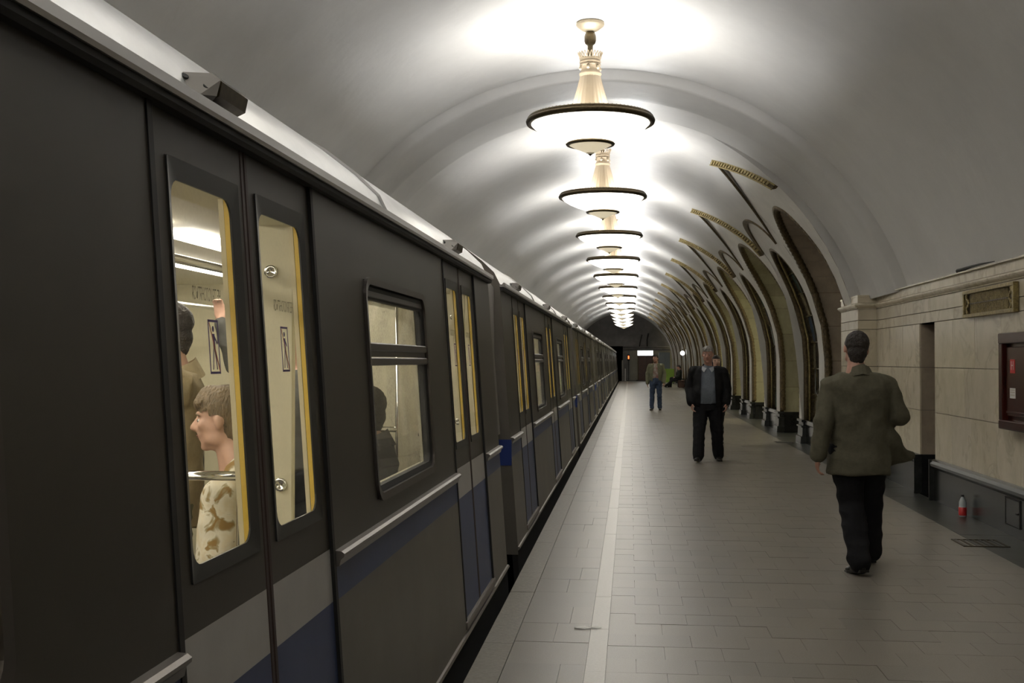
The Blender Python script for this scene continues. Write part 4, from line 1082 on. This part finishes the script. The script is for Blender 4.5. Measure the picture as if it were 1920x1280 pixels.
def fuse(name, bm, voxel, m, parent, smooth=4, wrinkle=0.0, wscale=9, cut=None, seed=0, stretch=(1,1,0.6)):
    me = bpy.data.meshes.new(name); bmesh.ops.recalc_face_normals(bm, faces=bm.faces); bm.to_mesh(me); bm.free()
    o = bpy.data.objects.new(name, me); COL.objects.link(o)
    r = o.modifiers.new('r', 'REMESH'); r.mode = 'VOXEL'; r.voxel_size = voxel
    s = o.modifiers.new('s', 'SMOOTH'); s.iterations = smooth; s.factor = 0.5
    bpy.context.view_layer.update()
    me2 = bpy.data.meshes.new_from_object(o.evaluated_get(bpy.context.evaluated_depsgraph_get()))
    bpy.data.objects.remove(o); bpy.data.meshes.remove(me)
    if wrinkle or cut:
        b = bmesh.new(); b.from_mesh(me2); b.normal_update()
        if wrinkle:
            off = Vector((seed*3.1, seed*1.7, seed))
            for v in b.verts:
                q = Vector((v.co.x*stretch[0], v.co.y*stretch[1], v.co.z*stretch[2]))*wscale+off
                n_ = noise.noise(q); v.co += v.normal*wrinkle*((1-abs(n_)*2.2)-0.4)
        if cut: cut(b)
        b.to_mesh(me2); b.free()
    me2.name = name
    return link(name, me2, m, parent, smooth=True)
def hand(bm, wrist, direc, palm_n, side, s=1.0, curl=0.5):
    """palm box and five separate fingers. direc: wrist to fingers; palm_n: palm normal; side: towards the thumb"""
    w_ = Vector(wrist); d = Vector(direc).normalized(); n = Vector(palm_n).normalized(); t = Vector(side).normalized()
    rot = Matrix((t, n, d)).transposed()
    ell(bm, w_+d*0.045*s, (0.040*s, 0.016*s, 0.052*s), rot, 14)
    limb(bm, [w_-d*0.02*s, w_+d*0.02*s], [0.026*s, 0.027*s], 1.0, 10)
    for i, (off, L) in enumerate(((0.030,0.068),(0.010,0.076),(-0.010,0.071),(-0.029,0.056))):
        p = w_+d*0.082*s+t*off*s; ang = 0.25+curl*0.35; P = [p-d*0.02*s]
        cur = Vector(d)
        P.append(p); q = p
        for j, f in enumerate((0.45,0.32,0.23)):
            c_ = math.cos(ang); s_ = math.sin(ang); cur2 = (d*c_+n*s_).normalized(); q = q+cur2*L*f*s; P.append(q); ang += curl*(0.9+0.1*i)
        limb(bm, P, [0.0092*s,0.0092*s,0.0085*s,0.008*s,0.007*s], 1.0, 8)
    p = w_+d*0.025*s+t*0.030*s; q = p+(d*0.5+t*0.7+n*0.35).normalized()*0.035*s; r = q+(d*0.85+t*0.15+n*0.5).normalized()*0.032*s
    limb(bm, [p-t*0.01*s, p, q, r], [0.013*s,0.012*s,0.0105*s,0.0085*s], 1.0, 8)
def head_parts(bm, c, R, s=1.0, jaw=1.0):
    """c: centre of head (mid height), R: rotation; local +y forward"""
    def L(x, y, z): return c+R @ Vector((x*s, y*s, z*s))
    def E_(p, r, rr=None): ell(bm, L(*p), (r[0]*s, r[1]*s, r[2]*s), R if rr is None else R @ rr, 20)
    E_((0,-0.012,0.035), (0.076,0.096,0.086)); E_((0,0.018,-0.02), (0.066,0.078,0.085)); E_((0,0.034,-0.062), (0.050*jaw,0.052,0.048))
    E_((0,0.068,-0.094), (0.024,0.020,0.018)); E_((0,0.078,0.030), (0.052,0.016,0.012))
    limb(bm, [L(0,0.088,0.018), L(0,0.112,-0.022)], [0.009*s, 0.015*s]); E_((0.011,0.100,-0.026), (0.010,0.012,0.009)); E_((-0.011,0.100,-0.026), (0.010,0.012,0.009))
    E_((0,0.086,-0.050), (0.024,0.013,0.009)); E_((0,0.083,-0.063), (0.021,0.012,0.009))
    for sx in (-1, 1):
        E_((sx*0.042,0.062,-0.012), (0.024,0.020,0.022)); E_((sx*0.079,-0.008,-0.004), (0.009,0.019,0.031), Matrix.Rotation(-sx*0.25, 3, 'Z')); E_((sx*0.050,0.018,-0.062),(0.016,0.036,0.028))
    limb(bm, [L(0,-0.018,-0.04), L(0,-0.03,-0.13), L(0,-0.045,-0.19)], [0.056*s, 0.057*s, 0.066*s])
J_HV = 0.006
def head_kids(root, c, R, s, hair, style, eyes=True, skin=None):
    def L(x, y, z): return c+R @ Vector((x*s, y*s, z*s))
    bm = NB()
    ell(bm, L(0,-0.014,0.040), (0.083*s,0.104*s,0.092*s), R, 24); ell(bm, L(0,-0.052,-0.03), (0.066*s,0.060*s,0.066*s), R, 20); ell(bm, L(0,-0.062,-0.065), (0.055*s,0.035*s,0.05*s), R, 16)
    ell(bm, L(0.014,0.04,0.082), (0.058*s,0.058*s,0.050*s), R, 16)
    if style in ('long', 'bob'):
        for sx in (-1, 1): ell(bm, L(sx*0.066,-0.02,-0.03), (0.024*s,0.05*s,0.09*s), R, 14)
    if style == 'fringe':
        ell(bm, L(0,0.066,0.066), (0.066*s,0.036*s,0.036*s), R, 16); ell(bm, L(0.03,-0.03,0.03), (0.062*s,0.07*s,0.07*s), R, 16)
    Ri = R.inverted()
    def cut(b):
        dl = []
        for f in b.faces:
            p = Ri @ (f.calc_center_median()-c)/s
            hl = 0.058 if style != 'fringe' else 0.036
            front = p.y > 0.030 and p.z < hl+max(0, 0.06-p.y)*0.25
            side = p.y > -0.020 and p.z < (-0.002 if style in ('short','fringe') else -0.02) and p.y <= 0.030 and style not in ('bob','long')
            side2 = 0.0 < p.y <= 0.03 and p.z < 0.022 and style != 'bob'
            low = p.z < -0.105
            if front or side or side2 or low: dl.append(f)
        bmesh.ops.delete(b, geom=dl, context='FACES')
    fuse('hair', bm, J_HV*s, hair, root, smooth=3, wrinkle=0.004, wscale=45, cut=cut, seed=2, stretch=(1,1,0.5))
    if eyes:
        for sx in (-1, 1):
            bm = NB(); ell(bm, L(sx*0.031,0.074,0.004), (0.0125*s,0.0115*s,0.0085*s), R, 12); ey = obj('eye', bm, M_eye, root, smooth=True)
            bm = NB(); ell(bm, L(sx*0.031,0.0835,0.004), (0.0055*s,0.004*s,0.0055*s), R, 10); obj('iris', bm, M_iris, ey, smooth=True)
            bm = NB(); limb(bm, [L(sx*0.018,0.090,0.026), L(sx*0.034,0.087,0.029), L(sx*0.050,0.073,0.023)], [0.003*s,0.0035*s,0.0025*s], 1, 8); obj('eyebrow', bm, hair, root, smooth=True)
        bm = NB(); ell(bm, L(0,0.094,-0.051), (0.019*s,0.007*s,0.0035*s), R, 12); ell(bm, L(0,0.091,-0.058), (0.017*s,0.007*s,0.004*s), R, 12); obj('lips', bm, M_lip, root, smooth=True)
def V(*a): return Vector(a)
def shoe(root, ankle, yawf, pitchf=0.0, m=None, s=1.0):
    """shoe with sole, pointing local +y turned by yawf; ankle = ankle joint"""
    R = Matrix.Rotation(yawf, 3, 'Z') @ Matrix.Rotation(pitchf, 3, 'X')
    A = Vector(ankle)
    def L(x, y, z): return A+R @ Vector((x*s,y*s,z*s))
    bm = NB(); 
    ell(bm, L(0,-0.025,-0.045), (0.036*s,0.045*s,0.038*s), R); ell(bm, L(0,0.06,-0.052), (0.042*s,0.085*s,0.030*s), R); ell(bm, L(0,0.135,-0.058), (0.046*s,0.060*s,0.024*s), R); limb(bm, [L(0,-0.01,-0.01), L(0,0.02,-0.04)], [0.042*s,0.045*s])
    so = fuse('shoe', bm, 0.009, m or M_shoe, root, smooth=3)
    bm = NB(); P = [(-0.034,-0.07),(0.034,-0.07),(0.040,0.03),(0.047,0.12),(0.035,0.185),(0,0.2),(-0.035,0.185),(-0.047,0.12),(-0.040,0.03)]
    lo = [bm.verts.new(L(x,y,-0.085)) for x, y in P]; hi = [bm.verts.new(L(x,y,-0.066)) for x, y in P]; bm.faces.new(lo[::-1]); bm.faces.new(hi)
    for i in range(len(P)): bm.faces.new((lo[i], lo[(i+1)%len(P)], hi[(i+1)%len(P)], hi[i]))
    obj('sole', bm, M_shoe, so)

def person(label, loc, rz, J, wear, hair, style, voxel=0.011, skin=None, group=None, head_s=1.0, build=1.0, cat='person', lower=True, handcurl=0.5, shirt_open=None):
    """J: joints in local metres: hipL/R kneeL/R ankL/R shL/R elL/R wrL/R, neck (base), head (centre), hrot (matrix), chest rings; L is local -x"""
    root_loc = loc; skin = skin or M_skin
    hv = min(voxel, 0.012)
    H_ = J['head']; R = J['hrot']; b = build
    T = J['torso']   # rings z, rx, ry, cx, cy  (body)
    bm = NB()
    head_parts(bm, H_, R, head_s, J.get('jaw', 1.0))
    limb(bm, [H_+R@V(0,-0.02,-0.08), J['neck']], [0.052, 0.062])
    loft(bm, [(z, rx*0.86, ry*0.84, cx, cy) for z, rx, ry, cx, cy in T])
    for s_ in 'LR':
        limb(bm, [J['neck']+V(0,0,-0.03), J['sh'+s_]], [0.06, 0.052*b]); limb(bm, [J['sh'+s_], J['el'+s_], J['wr'+s_]], [0.050*b, 0.040*b, 0.027])
        if 'hd'+s_ in J: hd = J['hd'+s_]; hand(bm, J['wr'+s_], hd[0], hd[1], hd[2], 1.1, handcurl)
        if lower:
            limb(bm, [J['hip'+s_], J['knee'+s_], J['ank'+s_]], [0.080*b, 0.054, 0.038])
            f = J['foot'+s_]; limb(bm, [J['ank'+s_], J['ank'+s_]+Matrix.Rotation(f[0],3,'Z')@Matrix.Rotation(f[1],3,'X')@V(0,0.06,-0.045)], [0.030,0.020])
    body = fuse('person', bm, 0.0085 if voxel < 0.0125 else voxel, skin, None, smooth=2)
    body.location = loc; body.rotation_euler = (0, 0, rz)
    tag(body, label, cat, group)
    head_kids(body, H_, R, head_s, hair, style, eyes=J.get('eyes', True))
    for w_ in wear: w_(body, J, voxel)
    return body
def w_trousers(m, wid=1.0, seed=0, hem=0.0, waist=None):
    def f(body, J, vx):
        bm = NB(); T = J['torso']; zh = (J['hipL'].z+J['hipR'].z)/2
        cx = (J['hipL'].x+J['hipR'].x)/2; cy = (J['hipL'].y+J['hipR'].y)/2
        zw = waist or zh+0.16
        pw_ = min(wid, 1.05)
        loft(bm, [(zh-0.10,0.150*wid,0.115*wid,cx,cy),(zh,0.178*pw_,0.128*pw_,cx,cy),(zh+0.08,0.170*pw_,0.120*pw_,cx,cy),(zw,0.158*pw_,0.112*pw_,cx,cy)])
        for s_ in 'LR':
            h, k, a = J['hip'+s_], J['knee'+s_], J['ank'+s_]; e = (a-k).normalized()
            limb(bm, [h, h.lerp(k,0.5), k, k.lerp(a,0.5), a-e*0.0+V(0,0,0.01)-V(0,0,hem)], [0.108*wid,0.094*wid,0.078*wid,0.074*wid,0.070*wid])
        fuse('trousers', bm, vx, m, body, smooth=3, wrinkle=0.011, wscale=7, seed=seed, stretch=(1,1,1.3))
    return f
def w_shirt(m, k=0.97, sleeve=None, seed=1, z0=None, name='shirt', grow=0.0, pattern=None):
    def f(body, J, vx):
        bm = NB(); T = [(z, rx*k+grow, ry*k+grow, cx, cy) for z, rx, ry, cx, cy in J['torso'] if z0 is None or z >= z0]
        loft(bm, T)
        limb(bm, [J['neck']+V(0,0.0,0.01), J['neck']+V(0,-0.0,-0.05)], [0.070, 0.085])
        for s_ in 'LR':
            limb(bm, [J['neck']+V(0,0,-0.05), J['sh'+s_]], [0.065, 0.065*k])
            if sleeve: limb(bm, [J['sh'+s_], J['sh'+s_].lerp(J['el'+s_], sleeve)], [0.075, 0.078])
        fuse(name, bm, vx, m, body, smooth=3, wrinkle=0.007, wscale=9, seed=seed)
    return f
def w_jacket(m, hem, grow=0.012, sleeve_r=(0.078,0.066,0.055), openw=None, seed=3, extra=None, cuff=0.97, name='jacket', collar=True, wr=0.010):
    def f(body, J, vx):
        bm = NB(); T = [(z, rx+grow, ry+grow, cx, cy) for z, rx, ry, cx, cy in J['torso']]
        loft(bm, list(hem)+[t for t in T if t[0] > hem[-1][0]+0.02])
        for s_ in 'LR':
            sh, el, wr_ = J['sh'+s_], J['el'+s_], J['wr'+s_]
            limb(bm, [J['neck']+V(0,-0.015,-0.055), sh], [0.070, sleeve_r[0]]); limb(bm, [sh, el, el.lerp(wr_, cuff)], list(sleeve_r))
        if extra: extra(bm, J)
        cut = None
        if openw:
            def cut(b):
                for sx in (-1, 1):
                    for (co_, no) in openw['planes'](sx): bmesh.ops.bisect_plane(b, geom=b.verts[:]+b.edges[:]+b.faces[:], plane_co=co_, plane_no=no)
                b.normal_update()
                dl = [q for q in b.faces if openw['test'](q.calc_center_median(), q.normal)]
                bmesh.ops.delete(b, geom=dl, context='FACES')
        jk = fuse(name, bm, vx, m, body, smooth=3, wrinkle=wr, wscale=6.5, seed=seed, cut=cut, stretch=(1,1,1.1))
        if collar:
            bm = NB(); n = J['neck']; prev = None
            for i in range(17):
                a = -PI/2+ (i-8)/8*2.2; r = 0.078; zz = 0.072-0.06*abs(i-8)/8
                p0 = n+V(r*math.cos(a), r*0.95*math.sin(a)-0.01, zz); p1 = n+V((r+0.038)*math.cos(a), (r+0.038)*math.sin(a)-0.01, zz-0.075); p2 = n+V((r-0.006)*math.cos(a), (r-0.006)*math.sin(a)-0.01, zz-0.09)
                R_ = [bm.verts.new(p) for p in (p0,p1,p2)]
                if prev:
                    for j in range(3): bm.faces.new((prev[j], prev[(j+1)%3], R_[(j+1)%3], R_[j]))
                else: bm.faces.new(R_)
                prev = R_
            bm.faces.new(prev[::-1])
            obj('collar', bm, m, jk, smooth=False)
    return f
def w_shoes(m=None):
    def f(body, J, vx):
        for s_ in 'LR': shoe(body, J['ank'+s_], J['foot'+s_][0], J['foot'+s_][1], m)
    return f
def front_open(w0, w1, z0, z1, ymin=0.02):
    """opening down the front from half width w0 at z0 to w1 at z1"""
    def half(z): return w0+(w1-w0)*(z-z0)/(z1-z0)
    def planes(sx):
        d = V(sx*(w1-w0), 0, z1-z0).normalized(); n = V(d.z, 0, -d.x)
        return [(V(sx*w0, 0, z0), n)]
    return {'planes': planes, 'test': lambda p, n: p.y > ymin and abs(p.x) < half(p.z)}
TORSO = [(0.90,0.165,0.115,0,0),(1.0,0.165,0.118,0,0.0),(1.08,0.160,0.118,0,0.005),(1.18,0.172,0.124,0,0.008),(1.28,0.182,0.128,0,0.0),(1.36,0.188,0.120,0,-0.008),(1.42,0.175,0.100,0,-0.015),(1.47,0.115,0.075,0,-0.02)]
def stand(**k):
    J = dict(hipL=V(-0.09,0,0.92), hipR=V(0.09,0,0.92), kneeL=V(-0.10,0.02,0.50), kneeR=V(0.10,0.02,0.50), ankL=V(-0.11,-0.02,0.088), ankR=V(0.11,-0.02,0.088), footL=(0.12,0), footR=(-0.12,0),
             shL=V(-0.185,-0.01,1.40), shR=V(0.185,-0.01,1.40), elL=V(-0.24,-0.03,1.12), elR=V(0.24,-0.03,1.12), wrL=V(-0.25,0.04,0.87), wrR=V(0.25,0.04,0.87),
             hdL=((0,0.1,-1),(1,0.1,0),(0,1,0.1)), hdR=((0,0.1,-1),(-1,0.1,0),(0,1,0.1)),
             neck=V(0,-0.03,1.47), head=V(0,0.01,1.655), hrot=Matrix.Identity(3), torso=TORSO)
    J.update(k); return J
MX = Matrix.Rotation
# --- man in olive jacket walking away
C_olive = cloth('olive_tweed', (0.118,0.108,0.075)); C_blackt = cloth('black_wool', (0.012,0.012,0.014)); C_blackj = cloth('black_jacket', (0.011,0.011,0.012), rough=0.75)
C_bluegrey = cloth('blue_grey_shirt', (0.155,0.175,0.205), scale=60); C_khaki = cloth('khaki_jacket', (0.17,0.17,0.115)); C_jeans = cloth('jeans', (0.06,0.085,0.15), var=0.4, scale=8); C_tee = cloth('print_tee', (0.42,0.40,0.35), col2=(0.22,0.06,0.06), scale=9)
def tail1(bm, J):   # coat skirt blown out to the right
    pts = [(V(0.06,0.0,1.10),0.15,0.13),(V(0.13,0.02,1.0),0.155,0.12),(V(0.19,0.04,0.92),0.15,0.09),(V(0.26,0.06,0.865),0.115,0.055),(V(0.33,0.075,0.845),0.075,0.032),(V(0.43,0.085,0.855),0.035,0.016)]
    for (a, ra, ya), (b, rb, yb) in zip(pts, pts[1:]):
        for i in range(4):
            f = i/4; r = ra*(1-f)+rb*f; ell(bm, a.lerp(b, f), (r, ya*(1-f)+yb*f, r*0.9), MX(-0.35,3,'Y'), 14)
    loft(bm, [(0.715,0.205,0.135,0.02,0),(0.80,0.215,0.14,0.03,0.0),(0.9,0.205,0.14,0.02,0)])
T1 = [(0.90,0.185,0.125,0,0),(1.0,0.185,0.128,0,0.0),(1.08,0.185,0.128,0,0.0),(1.18,0.200,0.130,0,0.0),(1.28,0.215,0.132,0,-0.005),(1.36,0.225,0.125,0,-0.012),(1.42,0.20,0.105,0,-0.02),(1.475,0.125,0.078,0,-0.025)]
J1 = stand(torso=T1, shL=V(-0.21,-0.01,1.385), shR=V(0.21,-0.01,1.385), elL=V(-0.275,-0.08,1.12), wrL=V(-0.315,-0.07,0.85), hdL=((-0.05,0.15,-1),(1,0.1,0),(0,1,0.1)),
           elR=V(0.30,-0.03,1.14), wrR=V(0.17,0.20,1.22), hdR=((-0.8,0.5,0.3),(-0.3,-0.6,0),(0,0.1,1)),
           hipL=V(-0.095,0,0.90), hipR=V(0.085,0,0.90), kneeL=V(-0.055,0.0,0.49), ankL=V(-0.06,-0.27,0.105), footL=(0.25,-0.18),
           kneeR=V(0.135,0.20,0.50), ankR=V(0.145,0.26,0.10), footR=(-0.05,0.10), neck=V(0.0,-0.03,1.475), head=V(-0.01,0.02,1.655), hrot=MX(0.12,3,'Y')@MX(-0.10,3,'X'))
person('man in olive brown jacket and black trousers walking away from the camera', (1.72,8.72,0.0), 0.03, J1,
       [w_trousers(C_blackt, 1.22, 1, 0.02), w_shirt(C_bluegrey, 0.93), w_jacket(C_olive, [(0.715,0.235,0.175,0,0),(0.85,0.225,0.165,0,0)], 0.028, (0.074,0.072,0.060), extra=tail1, seed=5, wr=0.013), w_shoes()], M_brow_d, 'short', head_s=1.08)
# --- grey haired man walking towards the camera
T2 = [(0.90,0.185,0.135,0,0.01),(0.97,0.195,0.150,0,0.02),(1.06,0.20,0.165,0,0.035),(1.15,0.20,0.162,0,0.035),(1.26,0.205,0.148,0,0.018),(1.35,0.215,0.132,0,0.0),(1.42,0.20,0.108,0,-0.015),(1.475,0.125,0.08,0,-0.02)]
J2 = stand(torso=T2, shL=V(-0.215,-0.01,1.395), shR=V(0.215,-0.01,1.395), elL=V(-0.285,-0.05,1.13), elR=V(0.275,-0.05,1.13), wrL=V(-0.285,0.05,0.915), wrR=V(0.255,0.08,0.915),
           hdL=((0.05,0.2,-1),(0.9,0.3,0),(0.2,1,0.1)), hdR=((-0.1,0.2,-1),(-0.9,0.3,0),(-0.2,1,0.1)),
           hipL=V(-0.10,0,0.90), hipR=V(0.10,0,0.90), kneeL=V(-0.135,-0.03,0.48), ankL=V(-0.16,-0.16,0.10), footL=(0.15,-0.12), kneeR=V(0.135,0.14,0.49), ankR=V(0.15,0.20,0.10), footR=(-0.15,0.10),
           neck=V(0,-0.02,1.475), head=V(0.0,0.045,1.66), hrot=MX(-0.10,3,'Z')@MX(-0.12,3,'X'), jaw=1.15)
def lapel2(body, J, vx):
    bm = NB()
    for sx in (-1, 1):
        P = [V(sx*0.018,0.085,1.45),V(sx*0.088,0.055,1.475),V(sx*0.094,0.092,1.425),V(sx*0.060,0.128,1.385)]
        lo = [bm.verts.new(p) for p in P]; hi = [bm.verts.new(p+V(0,0.01,0.004)) for p in P]
        bm.faces.new(lo); bm.faces.new(hi)
        for i in range(4): bm.faces.new((lo[i], lo[(i+1)%4], hi[(i+1)%4], hi[i]))
    obj('shirt_collar', bm, mat('pale_collar', (0.38,0.41,0.45), 0.8), body)
person('grey haired man in black jacket and blue grey shirt walking towards the camera', (1.21,17.72,0.0), PI-0.06, J2,
       [w_trousers(C_blackt, 1.20, 2, 0.02), w_shirt(C_bluegrey, 1.0, seed=4, z0=0.90), w_jacket(C_blackj, [(0.84,0.215,0.15,0,0.01),(0.92,0.225,0.165,0,0.02)], 0.026, (0.092,0.082,0.066), openw=front_open(0.125,0.095,0.85,1.45), seed=6), w_shoes(), lapel2], M_hair_grey, 'short', head_s=1.06, build=1.1)
# --- woman behind him
J5 = stand(head=V(0.0,0.01,1.545), neck=V(0,-0.03,1.37), torso=[(z*0.93, rx*0.9, ry*0.95, cx, cy) for z, rx, ry, cx, cy in TORSO],
           shL=V(-0.16,-0.01,1.30), shR=V(0.16,-0.01,1.30), elL=V(-0.20,-0.03,1.05), elR=V(0.20,-0.03,1.05), wrL=V(-0.21,0.04,0.82), wrR=V(0.21,0.04,0.82),
           hipL=V(-0.11,0,0.86), hipR=V(0.03,0,0.86), kneeL=V(-0.06,0.10,0.47), kneeR=V(0.01,0.0,0.47), ankL=V(-0.06,0.14,0.10), ankR=V(0.0,-0.14,0.10), footR=(-0.1,-0.12))
person('dark haired woman mostly hidden behind the grey haired man', (1.64,21.6,0.0), PI-0.05, J5, [w_trousers(C_blackt, 0.9, 3, 0.02), w_jacket(cloth('dark_green_coat', (0.02,0.022,0.018)), [(0.76,0.18,0.12,0,0),(0.9,0.17,0.12,0,0)], 0.02, seed=8), w_shoes()], M_brow_d, 'bob', voxel=0.014, skin=M_skin2)
# --- man in khaki jacket and jeans
J3 = stand(elL=V(-0.26,-0.03,1.13), elR=V(0.26,-0.03,1.13), wrL=V(-0.26,0.06,0.88), wrR=V(0.26,0.04,0.86), kneeL=V(-0.115,0.03,0.5), ankL=V(-0.125,0.0,0.095), kneeR=V(0.11,0.06,0.50), ankR=V(0.125,0.08,0.09), hrot=MX(-0.5,3,'Z'), head=V(0.01,0.01,1.635))
person('man in khaki jacket and blue jeans standing in the middle distance', (0.815,35.7,0.0), PI-0.1, J3,
       [w_trousers(C_jeans, 1.0, 4, 0.01), w_shirt(C_tee, 1.0, seed=5, z0=0.95), w_jacket(C_khaki, [(0.90,0.19,0.13,0,0),(0.96,0.19,0.13,0,0.0)], 0.022, (0.082,0.072,0.06), openw=front_open(0.10,0.05,0.90,1.45), seed=9), w_shoes()], M_brow_d, 'short', voxel=0.014)
# --- two people seated at the far end
def seated(**k):
    T = [(0.44,0.17,0.13,0,0),(0.55,0.165,0.12,0,0.0),(0.66,0.165,0.12,0,0.0),(0.76,0.175,0.122,0,0.0),(0.86,0.185,0.125,0,0.0),(0.93,0.185,0.115,0,-0.01),(0.99,0.165,0.095,0,-0.015),(1.03,0.11,0.075,0,-0.02)]
    J = dict(hipL=V(-0.09,0.02,0.53), hipR=V(0.09,0.02,0.53), kneeL=V(-0.12,0.45,0.54), kneeR=V(0.12,0.45,0.54), ankL=V(-0.12,0.48,0.10), ankR=V(0.12,0.48,0.10), footL=(0.1,0), footR=(-0.1,0),
             shL=V(-0.185,-0.01,0.975), shR=V(0.185,-0.01,0.975), elL=V(-0.23,0.03,0.70), elR=V(0.23,0.03,0.70), wrL=V(-0.14,0.22,0.62), wrR=V(0.14,0.22,0.62),
             hdL=((0.3,1,-0.1),(0,0,-1),(1,0,0)), hdR=((-0.3,1,-0.1),(0,0,-1),(-1,0,0)), neck=V(0,-0.02,1.035), head=V(0,0.02,1.20), hrot=Matrix.Identity(3), torso=T)
    J.update(k); return J
g = empty('bench', (3.0, 66.2, 0.0)); tag(g, 'dark wooden bench against the arcade under two seated people', 'bench')
bm = NB(); box(bm, -0.22, 0.16, -0.8, 0.8, 0.38, 0.43, bev=0.01); obj('seat', bm, M_doorbrown, g)
for y in (-0.65, 0.65):
    bm = NB(); box(bm, -0.2, 0.14, y-0.04, y+0.04, 0, 0.38, bev=0.006); obj('leg', bm, M_doorbrown, g)
J6 = seated(kneeL=V(-0.10,0.42,0.42), ankL=V(-0.10,0.78,0.12), kneeR=V(0.12,0.40,0.50), ankR=V(0.10,0.62,0.10), footL=(0.1,0.5), hrot=MX(-0.3,3,'X'))
person('nearer seated person in dark clothes with one leg stretched out', (2.86,65.9,-0.02), PI/2, J6, [w_trousers(C_blackt,1.0,2), w_jacket(cloth('dark_jacket_a', (0.03,0.035,0.028)), [(0.44,0.18,0.13,0,0),(0.52,0.18,0.13,0,0)], 0.02), w_shoes(M_shoe)], M_brow_d, 'short', voxel=0.016)
person('farther seated person in black beside the one with stretched leg', (2.86,66.6,-0.02), PI/2, seated(), [w_trousers(C_blackt,1.0,3), w_jacket(cloth('dark_jacket_b', (0.015,0.015,0.017)), [(0.44,0.18,0.13,0,0),(0.52,0.18,0.13,0,0)], 0.02), w_shoes(M_shoe)], M_brow_d, 'short', voxel=0.016)
# --- passengers in the foreground car
def floral():
    m = mat('floral_cotton', (0.72,0.68,0.55), 0.8, spec=0.2); nt = m.node_tree; n = nt.nodes; l = nt.links
    geo = n.new('ShaderNodeNewGeometry'); vz = n.new('ShaderNodeTexNoise'); vz.inputs['Scale'].default_value = 13; vz.inputs['Detail'].default_value = 3; vz.inputs['Distortion'].default_value = 1.2
    l.new(geo.outputs['Position'], vz.inputs['Vector']); r = n.new('ShaderNodeValToRGB'); e = r.color_ramp.elements
    e[0].position = 0.40; e[0].color = (0.32,0.20,0.07,1); e[1].position = 0.455; e[1].color = (0.42,0.36,0.22,1); e2 = r.color_ramp.elements.new(0.50); e2.color = (0.74,0.70,0.58,1); e3 = r.color_ramp.elements.new(0.66); e3.color = (0.70,0.62,0.45,1)
    l.new(vz.outputs['Fac'], r.inputs['Fac']); l.new(r.outputs['Color'], n['Principled BSDF'].inputs['Base Color']); return m
FL = 0.045
J7 = seated(head=V(0.03,0.10,1.305), neck=V(0,0.01,1.115), torso=[(z*1.08-0.02, rx, ry, cx, cy+(z-0.5)*0.06) for z, rx, ry, cx, cy in seated()['torso']],
            shL=V(-0.19,0.02,1.045), shR=V(0.19,0.02,1.045), elL=V(-0.235,0.02,0.77), elR=V(0.235,0.06,0.77), hrot=MX(0.04,3,'Z')@MX(-0.05,3,'X'))
person('fair haired passenger in floral shirt seated behind the nearest door glass', (-1.392,3.97,0.045), PI/2, J7, [w_trousers(C_blackt,1.0,5,waist=0.62), w_shirt(floral(), 1.02, sleeve=0.72, seed=2, grow=0.01), w_shoes()], M_hair_fair, 'fringe', skin=M_skin2, voxel=0.010)
J8 = stand(wrL=V(-0.28,0.30,1.88), elL=V(-0.30,0.22,1.60), hdL=((0,0.2,1),(0,1,0),(1,0,0)), wrR=V(0.25,0.04,0.87))
person('standing passenger in beige coat seen through the nearest door glass', (-2.02,4.75,0.045), PI/2+0.5, J8, [w_trousers(C_khaki,1.0,5), w_jacket(cloth('beige_coat', (0.40,0.33,0.20)), [(0.80,0.20,0.14,0,0),(0.9,0.19,0.13,0,0)], 0.03, (0.09,0.08,0.066), seed=3), w_shoes()], M_brow_d, 'short', skin=M_skin2, voxel=0.013)
J9 = stand(wrR=V(0.40,0.14,1.765), elR=V(0.32,0.08,1.50), hdR=((0.05,0.1,1),(0,1,0),(-1,0,0)))
person('standing passenger with grey sleeve holding the overhead rail', (-2.12,6.85,0.045), PI*0.99, J9, [w_trousers(C_blackt,1.0,5), w_jacket(cloth('grey_knit', (0.11,0.11,0.10)), [(0.85,0.19,0.13,0,0),(0.93,0.18,0.13,0,0)], 0.02, (0.085,0.072,0.055), cuff=0.93, seed=2), w_shoes()], M_brow_d, 'short', skin=M_skin2, voxel=0.013)
J10 = stand(elR=V(0.26,0.02,1.15), wrR=V(0.16,0.22,1.25))
person('standing passenger in pale shirt farther inside the foreground car', (-2.55,5.9,0.045), PI*0.7, J10, [w_trousers(C_jeans,1.0,5), w_shirt(cloth('pale_shirt', (0.55,0.55,0.55)), 1.05, sleeve=0.9, seed=2), w_shoes()], M_hair_grey, 'short', skin=M_skin2, voxel=0.013)
person('dark haired passenger in grey sweater seated inside the side window', (-1.36,5.75,0.11), PI/2-0.1, seated(), [w_trousers(C_blackt,1.0,5,waist=0.62), w_jacket(cloth('grey_sweater', (0.085,0.08,0.075)), [(0.44,0.18,0.13,0,0),(0.52,0.18,0.13,0,0)], 0.02, seed=2), w_shoes()], M_brow_d, 'short', skin=M_skin2, voxel=0.012)
